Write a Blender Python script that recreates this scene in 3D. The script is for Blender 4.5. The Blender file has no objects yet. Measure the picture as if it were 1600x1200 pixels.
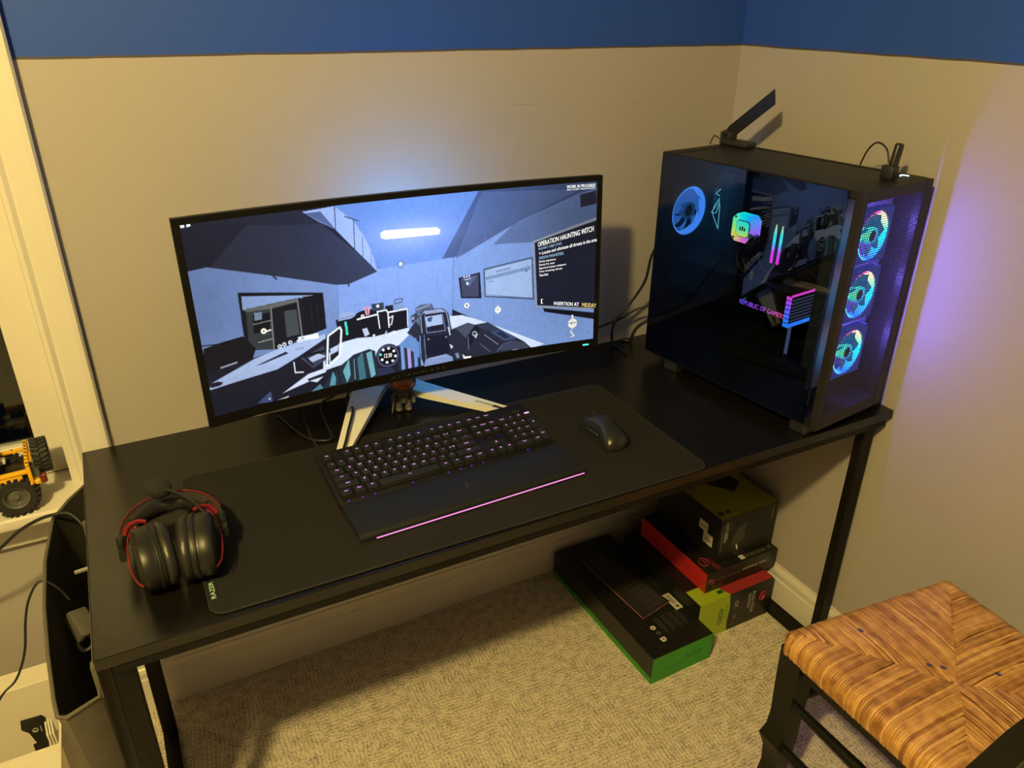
import bpy, bmesh, math, random
import numpy as np
from mathutils import Vector, Matrix, Euler
S = bpy.context.scene
C = S.collection
random.seed(7)
# ------------------------------------------------------------------ camera
cam = bpy.data.cameras.new('camera')
cam_o = bpy.data.objects.new('camera', cam); C.objects.link(cam_o)
cam.sensor_fit = 'HORIZONTAL'; cam.sensor_width = 36.0; cam.lens = 36.0 * 1208.05 / 1600.0
cam.clip_start = 0.01
_r = Vector((0.88591, -0.46372, 0.00905)); _u = Vector((0.19859, 0.39698, 0.89608)); _f = Vector((0.41908, 0.79215, -0.44377))
mw = Matrix((_r, _u, -_f)).transposed().to_4x4(); mw.translation = (-1.4567, -1.5682, 1.5250)
cam_o.matrix_world = mw
S.camera = cam_o
# ------------------------------------------------------------------ view, world, main lamp
S.view_settings.view_transform = 'Standard'; S.view_settings.look = 'None'
S.view_settings.exposure = 0.0; S.view_settings.gamma = 1.0; S.view_settings.use_curve_mapping = False
LAMP_POS = (-2.10, -1.66, 2.36); LAMP_POWER = 205.0; LAMP_COL = (1.0, 0.755, 0.255)
w = bpy.data.worlds.new('night'); S.world = w; w.use_nodes = True
w.node_tree.nodes['Background'].inputs[0].default_value = (0.004, 0.005, 0.008, 1); w.node_tree.nodes['Background'].inputs[1].default_value = 0.3
lamp_l = bpy.data.lights.new('bulb_light', 'POINT'); lamp_l.energy = LAMP_POWER; lamp_l.color = LAMP_COL; lamp_l.shadow_soft_size = 0.055
lamp_lo = bpy.data.objects.new('bulb_light', lamp_l); C.objects.link(lamp_lo); lamp_lo.location = LAMP_POS
DZ = 0.722          # desk top
# ------------------------------------------------------------------ materials
_mats = {}
def srgb(r, g, b):
    f = lambda c: (c/255)/12.92 if c <= 10 else (((c/255)+.055)/1.055)**2.4
    return (f(r), f(g), f(b))
def M(name, col=(.5,.5,.5), rough=.5, metal=0, em=None, es=0, noise=None, bump=None, spec=.5, coat=0):
    if name in _mats: return _mats[name]
    m = bpy.data.materials.new(name); m.use_nodes = True; nt = m.node_tree; b = nt.nodes['Principled BSDF']
    b.inputs['Base Color'].default_value = (*col, 1); b.inputs['Roughness'].default_value = rough; b.inputs['Metallic'].default_value = metal
    b.inputs['Specular IOR Level'].default_value = spec; b.inputs['Coat Weight'].default_value = coat
    if em: b.inputs['Emission Color'].default_value = (*em, 1); b.inputs['Emission Strength'].default_value = es
    if noise or bump: tc = nt.nodes.new('ShaderNodeTexCoord')
    if noise:
        sc, amt = noise[0], noise[1]; st = noise[2] if len(noise) > 2 else (1,1,1)
        mp = nt.nodes.new('ShaderNodeMapping'); mp.inputs['Scale'].default_value = st
        n = nt.nodes.new('ShaderNodeTexNoise'); n.inputs['Scale'].default_value = sc; n.inputs['Detail'].default_value = 4
        mx = nt.nodes.new('ShaderNodeMixRGB'); mx.inputs[1].default_value = (*[c*(1-amt) for c in col], 1); mx.inputs[2].default_value = (*[min(1, c*(1+amt)) for c in col], 1)
        nt.links.new(tc.outputs['Object'], mp.inputs[0]); nt.links.new(mp.outputs[0], n.inputs[0]); nt.links.new(n.outputs[0], mx.inputs[0]); nt.links.new(mx.outputs[0], b.inputs['Base Color'])
    if bump:
        sc, stg = bump[0], bump[1]; st = bump[2] if len(bump) > 2 else (1,1,1)
        mp = nt.nodes.new('ShaderNodeMapping'); mp.inputs['Scale'].default_value = st
        n = nt.nodes.new('ShaderNodeTexNoise'); n.inputs['Scale'].default_value = sc; n.inputs['Detail'].default_value = 3
        bp = nt.nodes.new('ShaderNodeBump'); bp.inputs['Strength'].default_value = stg; bp.inputs['Distance'].default_value = .002
        nt.links.new(tc.outputs['Object'], mp.inputs[0]); nt.links.new(mp.outputs[0], n.inputs[0]); nt.links.new(n.outputs[0], bp.inputs['Height']); nt.links.new(bp.outputs[0], b.inputs['Normal'])
    _mats[name] = m; return m
def E(name, col, strength):
    """a light-giving material"""
    if name in _mats: return _mats[name]
    m = bpy.data.materials.new(name); m.use_nodes = True; nt = m.node_tree; nt.nodes.clear()
    e = nt.nodes.new('ShaderNodeEmission'); e.inputs[0].default_value = (*col, 1); e.inputs[1].default_value = strength
    o = nt.nodes.new('ShaderNodeOutputMaterial'); nt.links.new(e.outputs[0], o.inputs[0]); _mats[name] = m; return m
def Egrad(name, axis, lo, hi, stops, strength):
    """LED colours running along one object axis (or round it when axis is 'angle')"""
    if name in _mats: return _mats[name]
    m = bpy.data.materials.new(name); m.use_nodes = True; nt = m.node_tree; nt.nodes.clear()
    tc = nt.nodes.new('ShaderNodeTexCoord'); sp = nt.nodes.new('ShaderNodeSeparateXYZ'); nt.links.new(tc.outputs['Object'], sp.inputs[0])
    mr = nt.nodes.new('ShaderNodeMapRange'); mr.inputs[1].default_value = lo; mr.inputs[2].default_value = hi
    if axis == 'angle_y' or axis == 'angle_x':
        at = nt.nodes.new('ShaderNodeMath'); at.operation = 'ARCTAN2'
        nt.links.new(sp.outputs[2], at.inputs[0]); nt.links.new(sp.outputs[0 if axis == 'angle_y' else 1], at.inputs[1]); nt.links.new(at.outputs[0], mr.inputs[0])
    else: nt.links.new(sp.outputs['xyz'.index(axis)], mr.inputs[0])
    rp = nt.nodes.new('ShaderNodeValToRGB'); nt.links.new(mr.outputs[0], rp.inputs[0])
    el = rp.color_ramp.elements
    while len(el) < len(stops): el.new(.5)
    for k, (p, c) in enumerate(stops): el[k].position = p; el[k].color = (*c, 1)
    e = nt.nodes.new('ShaderNodeEmission'); e.inputs[1].default_value = strength; nt.links.new(rp.outputs[0], e.inputs[0])
    o = nt.nodes.new('ShaderNodeOutputMaterial'); nt.links.new(e.outputs[0], o.inputs[0]); _mats[name] = m; return m
def glass_mat(name, tint, rough=.0, ior=1.5, gain=1.0):
    if name in _mats: return _mats[name]
    m = bpy.data.materials.new(name); m.use_nodes = True; nt = m.node_tree; nt.nodes.clear()
    t = nt.nodes.new('ShaderNodeBsdfTransparent'); t.inputs[0].default_value = (*tint, 1)
    g = nt.nodes.new('ShaderNodeBsdfGlossy'); g.inputs['Roughness'].default_value = rough; g.inputs[0].default_value = (gain, gain, gain, 1)
    f = nt.nodes.new('ShaderNodeFresnel'); ge = nt.nodes.new('ShaderNodeNewGeometry'); mi_ = nt.nodes.new('ShaderNodeMix')
    mi_.inputs['A'].default_value = ior; mi_.inputs['B'].default_value = 1/ior; nt.links.new(ge.outputs['Backfacing'], mi_.inputs['Factor']); nt.links.new(mi_.outputs[0], f.inputs[0])
    x = nt.nodes.new('ShaderNodeMixShader'); o = nt.nodes.new('ShaderNodeOutputMaterial')
    nt.links.new(f.outputs[0], x.inputs[0]); nt.links.new(t.outputs[0], x.inputs[1]); nt.links.new(g.outputs[0], x.inputs[2]); nt.links.new(x.outputs[0], o.inputs[0])
    _mats[name] = m; return m
# ------------------------------------------------------------------ mesh builder
class MB:
    def __init__(s): s.v = []; s.f = []; s.mi = []
    def add(s, v, f, mi=0):
        n = len(s.v); s.v += [tuple(p) for p in v]; s.f += [tuple(i+n for i in q) for q in f]; s.mi += [mi]*len(f); return s
    def box(s, lo, hi, mat=None, mi=0, faces=None):
        (a,b,c),(d,e,g) = lo, hi
        v = [(a,b,c),(d,b,c),(d,e,c),(a,e,c),(a,b,g),(d,b,g),(d,e,g),(a,e,g)]
        if mat is not None: v = [tuple(mat @ Vector(p)) for p in v]
        f = [(0,3,2,1),(4,5,6,7),(0,1,5,4),(1,2,6,5),(2,3,7,6),(3,0,4,7)]   # bottom top front right back left
        s.add(v, f, mi)
        if faces:
            for k, q in enumerate(faces): s.mi[len(s.mi)-6+k] = q
        return s
    def rbox(s, lo, hi, b=.003, seg=2, mat=None, mi=0):
        bm = bmesh.new(); bmesh.ops.create_cube(bm, size=1)
        for q in bm.verts: q.co = Vector([lo[i]+(q.co[i]+.5)*(hi[i]-lo[i]) for i in range(3)])
        bmesh.ops.bevel(bm, geom=bm.edges[:], offset=b, segments=seg, affect='EDGES', profile=.5)
        if mat is not None: bm.transform(mat)
        bm.verts.index_update(); s.add([q.co[:] for q in bm.verts], [[q.index for q in f.verts] for f in bm.faces], mi); bm.free(); return s
    def prism(s, pts, z0, z1, mat=None, mi=0):
        n = len(pts); v = [(x,y,z0) for x,y in pts]+[(x,y,z1) for x,y in pts]
        if mat is not None: v = [tuple(mat @ Vector(p)) for p in v]
        f = [tuple(range(n-1,-1,-1)), tuple(range(n,2*n))]+[(i,(i+1)%n,n+(i+1)%n,n+i) for i in range(n)]
        return s.add(v, f, mi)
    def ring(s, path, radii, n=8, closed=False, cap=True, mi=0, flat=1.0, up=(0,0,1)):
        P = [Vector(p) for p in path]; R = radii if hasattr(radii,'__len__') else [radii]*len(P); v = []; m = len(P)
        X = None
        for i, p in enumerate(P):
            t = (P[(i+1)%m]-P[i-1]) if closed else (P[min(i+1,m-1)]-P[max(i-1,0)]); t = t.normalized() if t.length > 1e-9 else Vector((0,0,1))
            if X is None:
                X = Vector(up).cross(t)
                if X.length < 1e-3: X = Vector((1,0,0)).cross(t)
            X = (X - t*X.dot(t)).normalized(); Y = t.cross(X)
            for k in range(n):
                a = 2*math.pi*k/n; v.append(p+X*math.cos(a)*R[i]+Y*math.sin(a)*R[i]*flat)
        f = []
        for i in range(m if closed else m-1):
            for k in range(n): f.append((i*n+k, i*n+(k+1)%n, ((i+1)%m)*n+(k+1)%n, ((i+1)%m)*n+k))
        if cap and not closed: f += [tuple(range(n-1,-1,-1)), tuple((m-1)*n+k for k in range(n))]
        return s.add(v, f, mi)
    def cyl(s, a, b, r, r2=None, n=20, mi=0): return s.ring([a,b], [r, r if r2 is None else r2], n, mi=mi)
    def lathe(s, prof, n=24, mat=None, mi=0, close=False):
        """prof: (radius, height) pairs round z"""
        v = []; f = []; m = len(prof)
        for r,z in prof:
            for k in range(n): a = 2*math.pi*k/n; v.append(Vector((r*math.cos(a), r*math.sin(a), z)))
        for i in range(m if close else m-1):
            for k in range(n): f.append((i*n+k, i*n+(k+1)%n, ((i+1)%m)*n+(k+1)%n, ((i+1)%m)*n+k))
        if not close:
            if prof[0][0] > 1e-5: f.append(tuple(range(n-1,-1,-1)))
            if prof[-1][0] > 1e-5: f.append(tuple((m-1)*n+k for k in range(n)))
        if mat is not None: v = [mat @ p for p in v]
        return s.add(v, f, mi)
    def ball(s, c, r, n=16, m=10, mi=0, mat=None):
        r = r if hasattr(r,'__len__') else (r,r,r)
        pr = [(max(math.sin(math.pi*i/m),1e-6), -math.cos(math.pi*i/m)) for i in range(m+1)]
        X = Matrix.Translation(c) @ (mat if mat is not None else Matrix()) @ Matrix.Diagonal((*r,1)); return s.lathe(pr, n, X, mi)
    def xf(s, mat): s.v = [tuple(mat @ Vector(p)) for p in s.v]; return s
    def mesh(s, name, mats, smooth=None):
        me = bpy.data.meshes.new(name); me.from_pydata([tuple(p) for p in s.v], [], s.f); me.validate()
        for m in (mats if isinstance(mats,(list,tuple)) else [mats]): me.materials.append(m)
        if len(me.polygons) == len(s.mi): me.polygons.foreach_set('material_index', s.mi)
        bm = bmesh.new(); bm.from_mesh(me); bmesh.ops.recalc_face_normals(bm, faces=bm.faces[:]); bm.to_mesh(me); bm.free()
        if smooth:
            me.polygons.foreach_set('use_smooth', [True]*len(me.polygons)); me.set_sharp_from_angle(angle=math.radians(smooth))
        me.update(); return me
    def build(s, name, mats, parent=None, smooth=None, loc=None, rot=None, label=None, kind=None):
        return put(name, s.mesh(name, mats, smooth), parent, loc, rot, label, kind)
def put(name, me, parent=None, loc=None, rot=None, label=None, kind=None):
    o = bpy.data.objects.new(name, me); C.objects.link(o)
    if parent is not None: o.parent = parent
    if loc is not None: o.location = loc
    if rot is not None: o.rotation_euler = rot
    if label: o['label'] = label
    if kind: o['kind'] = kind
    return o
def thing(name, label, cat, loc=(0,0,0), rot=(0,0,0), group=None):
    o = bpy.data.objects.new(name, None); C.objects.link(o); o.location = loc; o.rotation_euler = rot; o.empty_display_size = .02
    o['label'] = label; o['category'] = cat
    if group: o['group'] = group
    return o
def tag(o, label, cat, group=None):
    o['label'] = label; o['category'] = cat
    if group: o['group'] = group
    return o
def struct(o): o['kind'] = 'structure'; return o
_txt = {}
def text_geo(s):
    """(verts, faces) of a line of lettering, scaled into the unit square"""
    if s in _txt: return _txt[s]
    cu = bpy.data.curves.new('t', 'FONT'); cu.body = s; cu.resolution_u = 2
    ob = bpy.data.objects.new('t', cu); C.objects.link(ob); dg = bpy.context.evaluated_depsgraph_get(); me = bpy.data.meshes.new_from_object(ob.evaluated_get(dg))
    v = [tuple(q.co[:2]) for q in me.vertices]; f = [tuple(p.vertices) for p in me.polygons]
    bpy.data.objects.remove(ob); bpy.data.curves.remove(cu); bpy.data.meshes.remove(me)
    if v:
        x0 = min(p[0] for p in v); x1 = max(p[0] for p in v); y0 = min(p[1] for p in v); y1 = max(p[1] for p in v)
        asp = (x1-x0)/max(y1-y0,1e-6); v = [((p[0]-x0)/max(x1-x0,1e-6), (p[1]-y0)/max(y1-y0,1e-6)) for p in v]
    else: asp = 1
    _txt[s] = (v, f, asp); return _txt[s]
def text_on(mb, s, o, ax, ay, w=None, h=None, mi=0):
    """lettering starting at o, reading along ax, upright along ay"""
    v, f, asp = text_geo(s); ax = Vector(ax).normalized(); ay = Vector(ay).normalized(); o = Vector(o)
    if w is None: w = h*asp
    if h is None: h = w/asp
    return mb.add([o+ax*(p[0]*w)+ay*(p[1]*h) for p in v], f, mi)
def disc(mb, c, r0, r1, n=18):
    v = [(c[0]+r*math.cos(2*math.pi*k/n), c[1]+r*math.sin(2*math.pi*k/n), c[2]) for r in (r0, r1) for k in range(n)]
    return mb.add(v, [(k,(k+1)%n,n+(k+1)%n,n+k) for k in range(n)])
def quad(mb, o, ax, ay, w, h, mi=0):
    ax = Vector(ax).normalized(); ay = Vector(ay).normalized(); o = Vector(o); return mb.add([o, o+ax*w, o+ax*w+ay*h, o+ay*h], [(0,1,2,3)], mi)
def T3(loc, rot=(0,0,0)): return Matrix.Translation(loc) @ Euler(rot).to_matrix().to_4x4()
def spline(pts, n=8):
    P = [Vector(p) for p in pts]; out = []
    for i in range(len(P)-1):
        a = P[max(i-1,0)]; b = P[i]; c = P[i+1]; d = P[min(i+2,len(P)-1)]
        for k in range(n):
            t = k/n; out.append(.5*((2*b)+(c-a)*t+(2*a-5*b+4*c-d)*t*t+(3*b-a-3*c+d)*t**3))
    out.append(P[-1]); return out
black = M('black_plastic', (.014,.014,.015), .45)
SCREEN_GAIN = 1.12; RING_POWER = 75.0; FAN_POWER = 3.6; LED_POWER = 1.5
# ================================================================== the room
def wall_mat():
    m = bpy.data.materials.new('two_tone_wall_paint'); m.use_nodes = True; nt = m.node_tree; b = nt.nodes['Principled BSDF']; L = nt.links.new
    tc = nt.nodes.new('ShaderNodeTexCoord'); sp = nt.nodes.new('ShaderNodeSeparateXYZ'); L(tc.outputs['Object'], sp.inputs[0])
    n = nt.nodes.new('ShaderNodeTexNoise'); n.inputs['Scale'].default_value = 2.2; n.inputs['Detail'].default_value = 3; L(tc.outputs['Object'], n.inputs[0])
    mx = nt.nodes.new('ShaderNodeMixRGB'); mx.inputs[1].default_value = (.335,.310,.305,1); mx.inputs[2].default_value = (.375,.345,.335,1); L(n.outputs[0], mx.inputs[0])
    n2 = nt.nodes.new('ShaderNodeTexNoise'); n2.inputs['Scale'].default_value = 9; L(tc.outputs['Object'], n2.inputs[0])
    a = nt.nodes.new('ShaderNodeMath'); a.operation = 'MULTIPLY_ADD'; a.inputs[1].default_value = .004; L(n2.outputs[0], a.inputs[0]); L(sp.outputs[2], a.inputs[2])
    g = nt.nodes.new('ShaderNodeMath'); g.operation = 'GREATER_THAN'; g.inputs[1].default_value = 1.4345; L(a.outputs[0], g.inputs[0])
    g2 = nt.nodes.new('ShaderNodeMath'); g2.operation = 'GREATER_THAN'; g2.inputs[1].default_value = 1.4385; L(a.outputs[0], g2.inputs[0])
    m1 = nt.nodes.new('ShaderNodeMixRGB'); L(g.outputs[0], m1.inputs[0]); L(mx.outputs[0], m1.inputs[1]); m1.inputs[2].default_value = (.07,.055,.06,1)
    m2 = nt.nodes.new('ShaderNodeMixRGB'); L(g2.outputs[0], m2.inputs[0]); L(m1.outputs[0], m2.inputs[1]); m2.inputs[2].default_value = (.017,.062,.36,1)
    L(m2.outputs[0], b.inputs['Base Color']); b.inputs['Roughness'].default_value = .55; b.inputs['Specular IOR Level'].default_value = .35
    n3 = nt.nodes.new('ShaderNodeTexNoise'); n3.inputs['Scale'].default_value = 160; L(tc.outputs['Object'], n3.inputs[0])
    bp = nt.nodes.new('ShaderNodeBump'); bp.inputs['Strength'].default_value = .06; bp.inputs['Distance'].default_value = .002; L(n3.outputs[0], bp.inputs['Height']); L(bp.outputs[0], b.inputs['Normal'])
    return m
def carpet_mat():
    m = bpy.data.materials.new('loop_carpet'); m.use_nodes = True; nt = m.node_tree; b = nt.nodes['Principled BSDF']; L = nt.links.new; N = nt.nodes.new
    tc = N('ShaderNodeTexCoord'); mp = N('ShaderNodeMapping'); mp.inputs['Rotation'].default_value = (0,0,.05); L(tc.outputs['Object'], mp.inputs[0])
    ds = N('ShaderNodeTexNoise'); ds.inputs['Scale'].default_value = 14; L(mp.outputs[0], ds.inputs[0])
    va = N('ShaderNodeVectorMath'); va.operation = 'MULTIPLY_ADD'; va.inputs[1].default_value = (.022,.022,0); L(ds.outputs['Color'], va.inputs[0]); L(mp.outputs[0], va.inputs[2])
    ck = N('ShaderNodeTexBrick'); ck.offset = .5; ck.inputs['Scale'].default_value = 1; ck.inputs['Color1'].default_value = (0,0,0,1); ck.inputs['Color2'].default_value = (1,1,1,1); ck.inputs['Mortar'].default_value = (.5,.5,.5,1)
    ck.inputs['Mortar Size'].default_value = 0; ck.inputs['Brick Width'].default_value = .085; ck.inputs['Row Height'].default_value = .045; L(va.outputs[0], ck.inputs[0])
    gt = N('ShaderNodeMath'); gt.operation = 'GREATER_THAN'; gt.inputs[1].default_value = .66; L(ck.outputs[0], gt.inputs[0])
    def wave(d):
        wv = N('ShaderNodeTexWave'); wv.wave_type = 'BANDS'; wv.bands_direction = d; wv.inputs['Scale'].default_value = 34; wv.inputs['Distortion'].default_value = 2.2; wv.inputs['Detail'].default_value = 2.5; wv.inputs['Detail Scale'].default_value = 3; L(va.outputs[0], wv.inputs[0]); return wv
    mx = N('ShaderNodeMixRGB'); L(gt.outputs[0], mx.inputs[0]); L(wave('Y').outputs[0], mx.inputs[1]); L(wave('X').outputs[0], mx.inputs[2])
    fn = N('ShaderNodeTexNoise'); fn.inputs['Scale'].default_value = 190; fn.inputs['Detail'].default_value = 3; L(mp.outputs[0], fn.inputs[0])
    bn = N('ShaderNodeTexNoise'); bn.inputs['Scale'].default_value = 42; bn.inputs['Detail'].default_value = 4; L(mp.outputs[0], bn.inputs[0])
    wm = N('ShaderNodeMath'); wm.operation = 'MULTIPLY_ADD'; wm.inputs[1].default_value = .36; wm.inputs[2].default_value = .32; L(mx.outputs[0], wm.inputs[0])
    ad = N('ShaderNodeMath'); ad.operation = 'MULTIPLY_ADD'; ad.inputs[1].default_value = 2.3; L(fn.outputs[0], ad.inputs[0]); L(wm.outputs[0], ad.inputs[2])
    ad2 = N('ShaderNodeMath'); ad2.operation = 'MULTIPLY_ADD'; ad2.inputs[1].default_value = 1.5; L(bn.outputs[0], ad2.inputs[0]); L(ad.outputs[0], ad2.inputs[2])
    rp = N('ShaderNodeValToRGB'); rp.color_ramp.elements[0].position = .35; rp.color_ramp.elements[0].color = (.085,.070,.050,1); rp.color_ramp.elements[1].position = .72; rp.color_ramp.elements[1].color = (.72,.63,.52,1)
    dv = N('ShaderNodeMath'); dv.operation = 'DIVIDE'; dv.inputs[1].default_value = 3.8; L(ad2.outputs[0], dv.inputs[0]); L(dv.outputs[0], rp.inputs[0]); L(rp.outputs[0], b.inputs['Base Color'])
    bp = N('ShaderNodeBump'); bp.inputs['Strength'].default_value = .9; bp.inputs['Distance'].default_value = .006; L(dv.outputs[0], bp.inputs['Height']); L(bp.outputs[0], b.inputs['Normal'])
    b.inputs['Roughness'].default_value = .95; b.inputs['Specular IOR Level'].default_value = .1; return m
WALL = wall_mat(); WHITE = M('white_trim_paint', (.64,.60,.55), .35, noise=(7,.04)); CEIL = M('ceiling_paint', (.55,.53,.50), .8)
RX, RY, RH = -5.2, -4.8, 2.44
struct(MB().box((RX,RY,-.05),(0,0.12,0)).build('floor', carpet_mat()))
struct(MB().box((RX,RY,RH),(0,0,RH+.05)).build('ceiling', CEIL))
OX0, OX1, OZ0, OZ1 = -2.45, -1.612, .60, 2.08
wb = MB()
wb.box((OX1,0,0),(.1,.12,RH)); wb.box((RX,0,0),(OX0,.12,RH)); wb.box((OX0,0,0),(OX1,.12,OZ0)); wb.box((OX0,0,OZ1),(OX1,.12,RH))
struct(wb.build('wall_back', WALL))
struct(MB().box((0,RY,0),(.1,0,RH)).build('wall_right', WALL))
struct(MB().box((RX-.1,RY,0),(RX,.12,RH)).build('wall_left', WALL))
struct(MB().box((RX-.1,RY-.1,0),(.1,RY,RH)).build('wall_front', WALL))
base_prof = [(0,0),(.014,0),(.014,.092),(.011,.096),(.0115,.104),(.0125,.112),(.0095,.121),(.006,.124),(.005,.1307),(0,.1307)]
bb = MB().prism([(p[0],p[1]) for p in base_prof], 0, -RX, Matrix(((0,0,1,RX),(-1,0,0,0),(0,1,0,0),(0,0,0,1))))
struct(bb.build('baseboard_back', WHITE))
bb = MB().prism([(p[0],p[1]) for p in base_prof], 0.0142, -RY, Matrix(((-1,0,0,0),(0,0,-1,0),(0,1,0,0),(0,0,0,1))))
struct(bb.build('baseboard_right', WHITE))
for n_, pts in (('wall_right',[(-.0004,-.578,.879),(-.0004,-.602,.8775),(-.0004,-.627,.877)]),('wall_back',[(-.339,-.0004,1.320),(-.31,-.0004,1.318),(-.293,-.0004,1.314)]),('wall_back',[(-.634,-.0004,1.324),(-.60,-.0004,1.3225),(-.578,-.0004,1.321)])):
    MB().ring(pts, .0005, 5).build('scuff_mark', M('scuff_grey',(.285,.26,.25),.8), bpy.data.objects[n_])
# ---- window
win = bpy.data.objects.new('window_1', None); C.objects.link(win); win.location = (-2.03,0,.64); struct(win)
wp = lambda mb, n, m=WHITE, sm=None: mb.xf(Matrix.Translation((2.03,0,-.64))).build(n, m, win, sm)
STZ = .645
def casing(x0, x1, flip):
    w_ = x1-x0; pr = [(0,0),(0,-.016),(.008,-.019),(.016,-.015),(.02,-.017),(w_-.012,-.0225),(w_-.004,-.0225),(w_,-.017),(w_,0)]
    if flip: pr = [(w_-a,b) for a,b in pr][::-1]
    return MB().prism([(x0+a,b) for a,b in pr], STZ, 2.15)
wp(casing(OX1+.002, -1.544, False), 'casing'); wp(casing(-2.52, OX0-.002, True), 'casing')
wp(MB().rbox((-2.55,-.024,2.09),(-1.514,-.001,2.16),.003), 'head_casing')
wp(MB().rbox((-2.56,-.087,STZ-.026),(-1.534,.112,STZ),.006,3), 'stool', sm=40)
wp(MB().rbox((-2.52,-.018,STZ-.105),(-1.55,-.001,STZ-.026),.004).rbox((-2.52,-.03,STZ-.042),(-1.55,-.001,STZ-.026),.004), 'apron')
wp(MB().box((OX1-.016,.003,STZ),(OX1-.0005,.1,OZ1-.001)), 'jamb'); wp(MB().box((OX0+.0005,.003,STZ),(OX0+.016,.1,OZ1-.001)), 'jamb')
wp(MB().rbox((-1.677,.058,STZ+.003),(-1.6295,.094,2.06),.003), 'sash_stile'); wp(MB().rbox((-2.43,.058,STZ+.003),(-2.385,.094,2.06),.003), 'sash_stile')
wp(MB().rbox((-2.385,.060,STZ+.003),(-1.677,.093,STZ+.073),.003), 'sash_rail'); wp(MB().rbox((-2.385,.060,2.0),(-1.677,.093,2.06),.003), 'sash_rail'); wp(MB().rbox((-2.385,.060,1.33),(-1.677,.093,1.37),.003), 'meeting_rail')
pane = glass_mat('window_glass', (.8,.85,.85))
wp(MB().box((-2.386,.076,STZ+.07),(-1.676,.080,1.331)), 'pane', pane); wp(MB().box((-2.386,.076,1.369),(-1.676,.080,2.001)), 'pane', pane)
# ---- ceiling bulb (the lamp of the room)
lt = thing('ceiling_lamp', 'bare bulb in a white ceiling socket above the room', 'lamp', (LAMP_POS[0],LAMP_POS[1],RH))
MB().lathe([(.001,0),(.07,0),(.07,-.012),(.05,-.02),(.024,-.022),(.022,-.03),(.001,-.03)], 28).build('socket', M('lamp_white',(.8,.78,.74),.4), lt, 40)
lamp_lo.parent = lt; lamp_lo.location = (0,0,LAMP_POS[2]-RH)
# ================================================================== desk
WOOD = M('black_brown_desk_laminate', (.0045,.0038,.0032), .27, noise=(5,.45,(1,14,1)), bump=(30,.12,(1,16,1)), spec=.5)
STEEL = M('black_powder_coat', (.0042,.0038,.0033), .5, spec=.18)
XL, XR, YF, YB = -1.5953, -.0038, -.629, -.025
dk = thing('desk', 'long black-brown desk with black steel legs standing in the corner', 'desk', ((XL+XR)/2, (YF+YB)/2, 0))
dm = Matrix.Translation((-(XL+XR)/2, -(YF+YB)/2, 0))
part = lambda mb, n, m, sm=None: mb.xf(dm).build(n, m, dk, sm)
part(MB().rbox((XL,YF,DZ-.020),(XR,YB,DZ),.0014,2), 'tabletop', WOOD)
part(MB().rbox((XL+.02,YF+.004,DZ-.038),(XR-.012,YF+.026,DZ-.0201),.001,1), 'apron_rail', STEEL)
part(MB().rbox((XL+.02,-.12,DZ-.042),(XR-.012,-.097,DZ-.0201),.001,1), 'apron_rail', STEEL)
for x0, x1 in ((-1.581,-1.551), (-.047,-.0155)):
    part(MB().rbox((x0,YF+.0262,.0),(x1,YF+.049,DZ-.0201),.0015,1), 'leg', STEEL)
    part(MB().rbox((x0,-.1201,.0),(x1,-.0965,DZ-.0425),.0015,1), 'leg', STEEL)
    part(MB().rbox((x0,YF+.0492,.001),(x1,-.1203,.023),.0012,1), 'floor_rail', STEEL)
    part(MB().rbox((x0,YF+.0492,DZ-.042),(x1,-.1203,DZ-.0202),.0012,1), 'side_rail', STEEL)
# ---- desk mat
MAT = M('black_cloth_mat', (.0095,.0088,.0080), .9, noise=(300,.2), bump=(900,.3), spec=.25)
PZ = DZ+.0035
pad = thing('desk_mat', 'large black cloth desk mat with rounded corners under the keyboard', 'desk mat', (-.981,-.4215,DZ), (0,0,-.013))
def rrect(w_, h_, r, n=6):
    o = []
    for cx, cy, a0 in ((w_/2-r,h_/2-r,0),(-w_/2+r,h_/2-r,90),(-w_/2+r,-h_/2+r,180),(w_/2-r,-h_/2+r,270)):
        o += [(cx+r*math.cos(math.radians(a0+90*k/n)), cy+r*math.sin(math.radians(a0+90*k/n))) for k in range(n+1)]
    return o
MB().prism(rrect(.912,.401,.022), .0002, .0032).build('cloth', MAT, pad)
MB().ring([(x,y,.0022) for x,y in rrect(.912,.401,.022)], .0016, 6, closed=True).build('stitched_edge', M('mat_edge',(.008,.0075,.007),.8), pad, 60)
tg = MB().box((-.4545,-.168,.0033),(-.441,-.122,.0044)); lab = tg.build('brand_tab', black, pad)
t_ = MB(); text_on(t_, 'RAZER', (-.4445,-.165,.0047), (0,1,0), (-1,0,0), w=.040, h=.0065)
t_.build('lettering', M('tab_green',(.45,.75,.45),.6), lab, label='pale green brand lettering')
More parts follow.
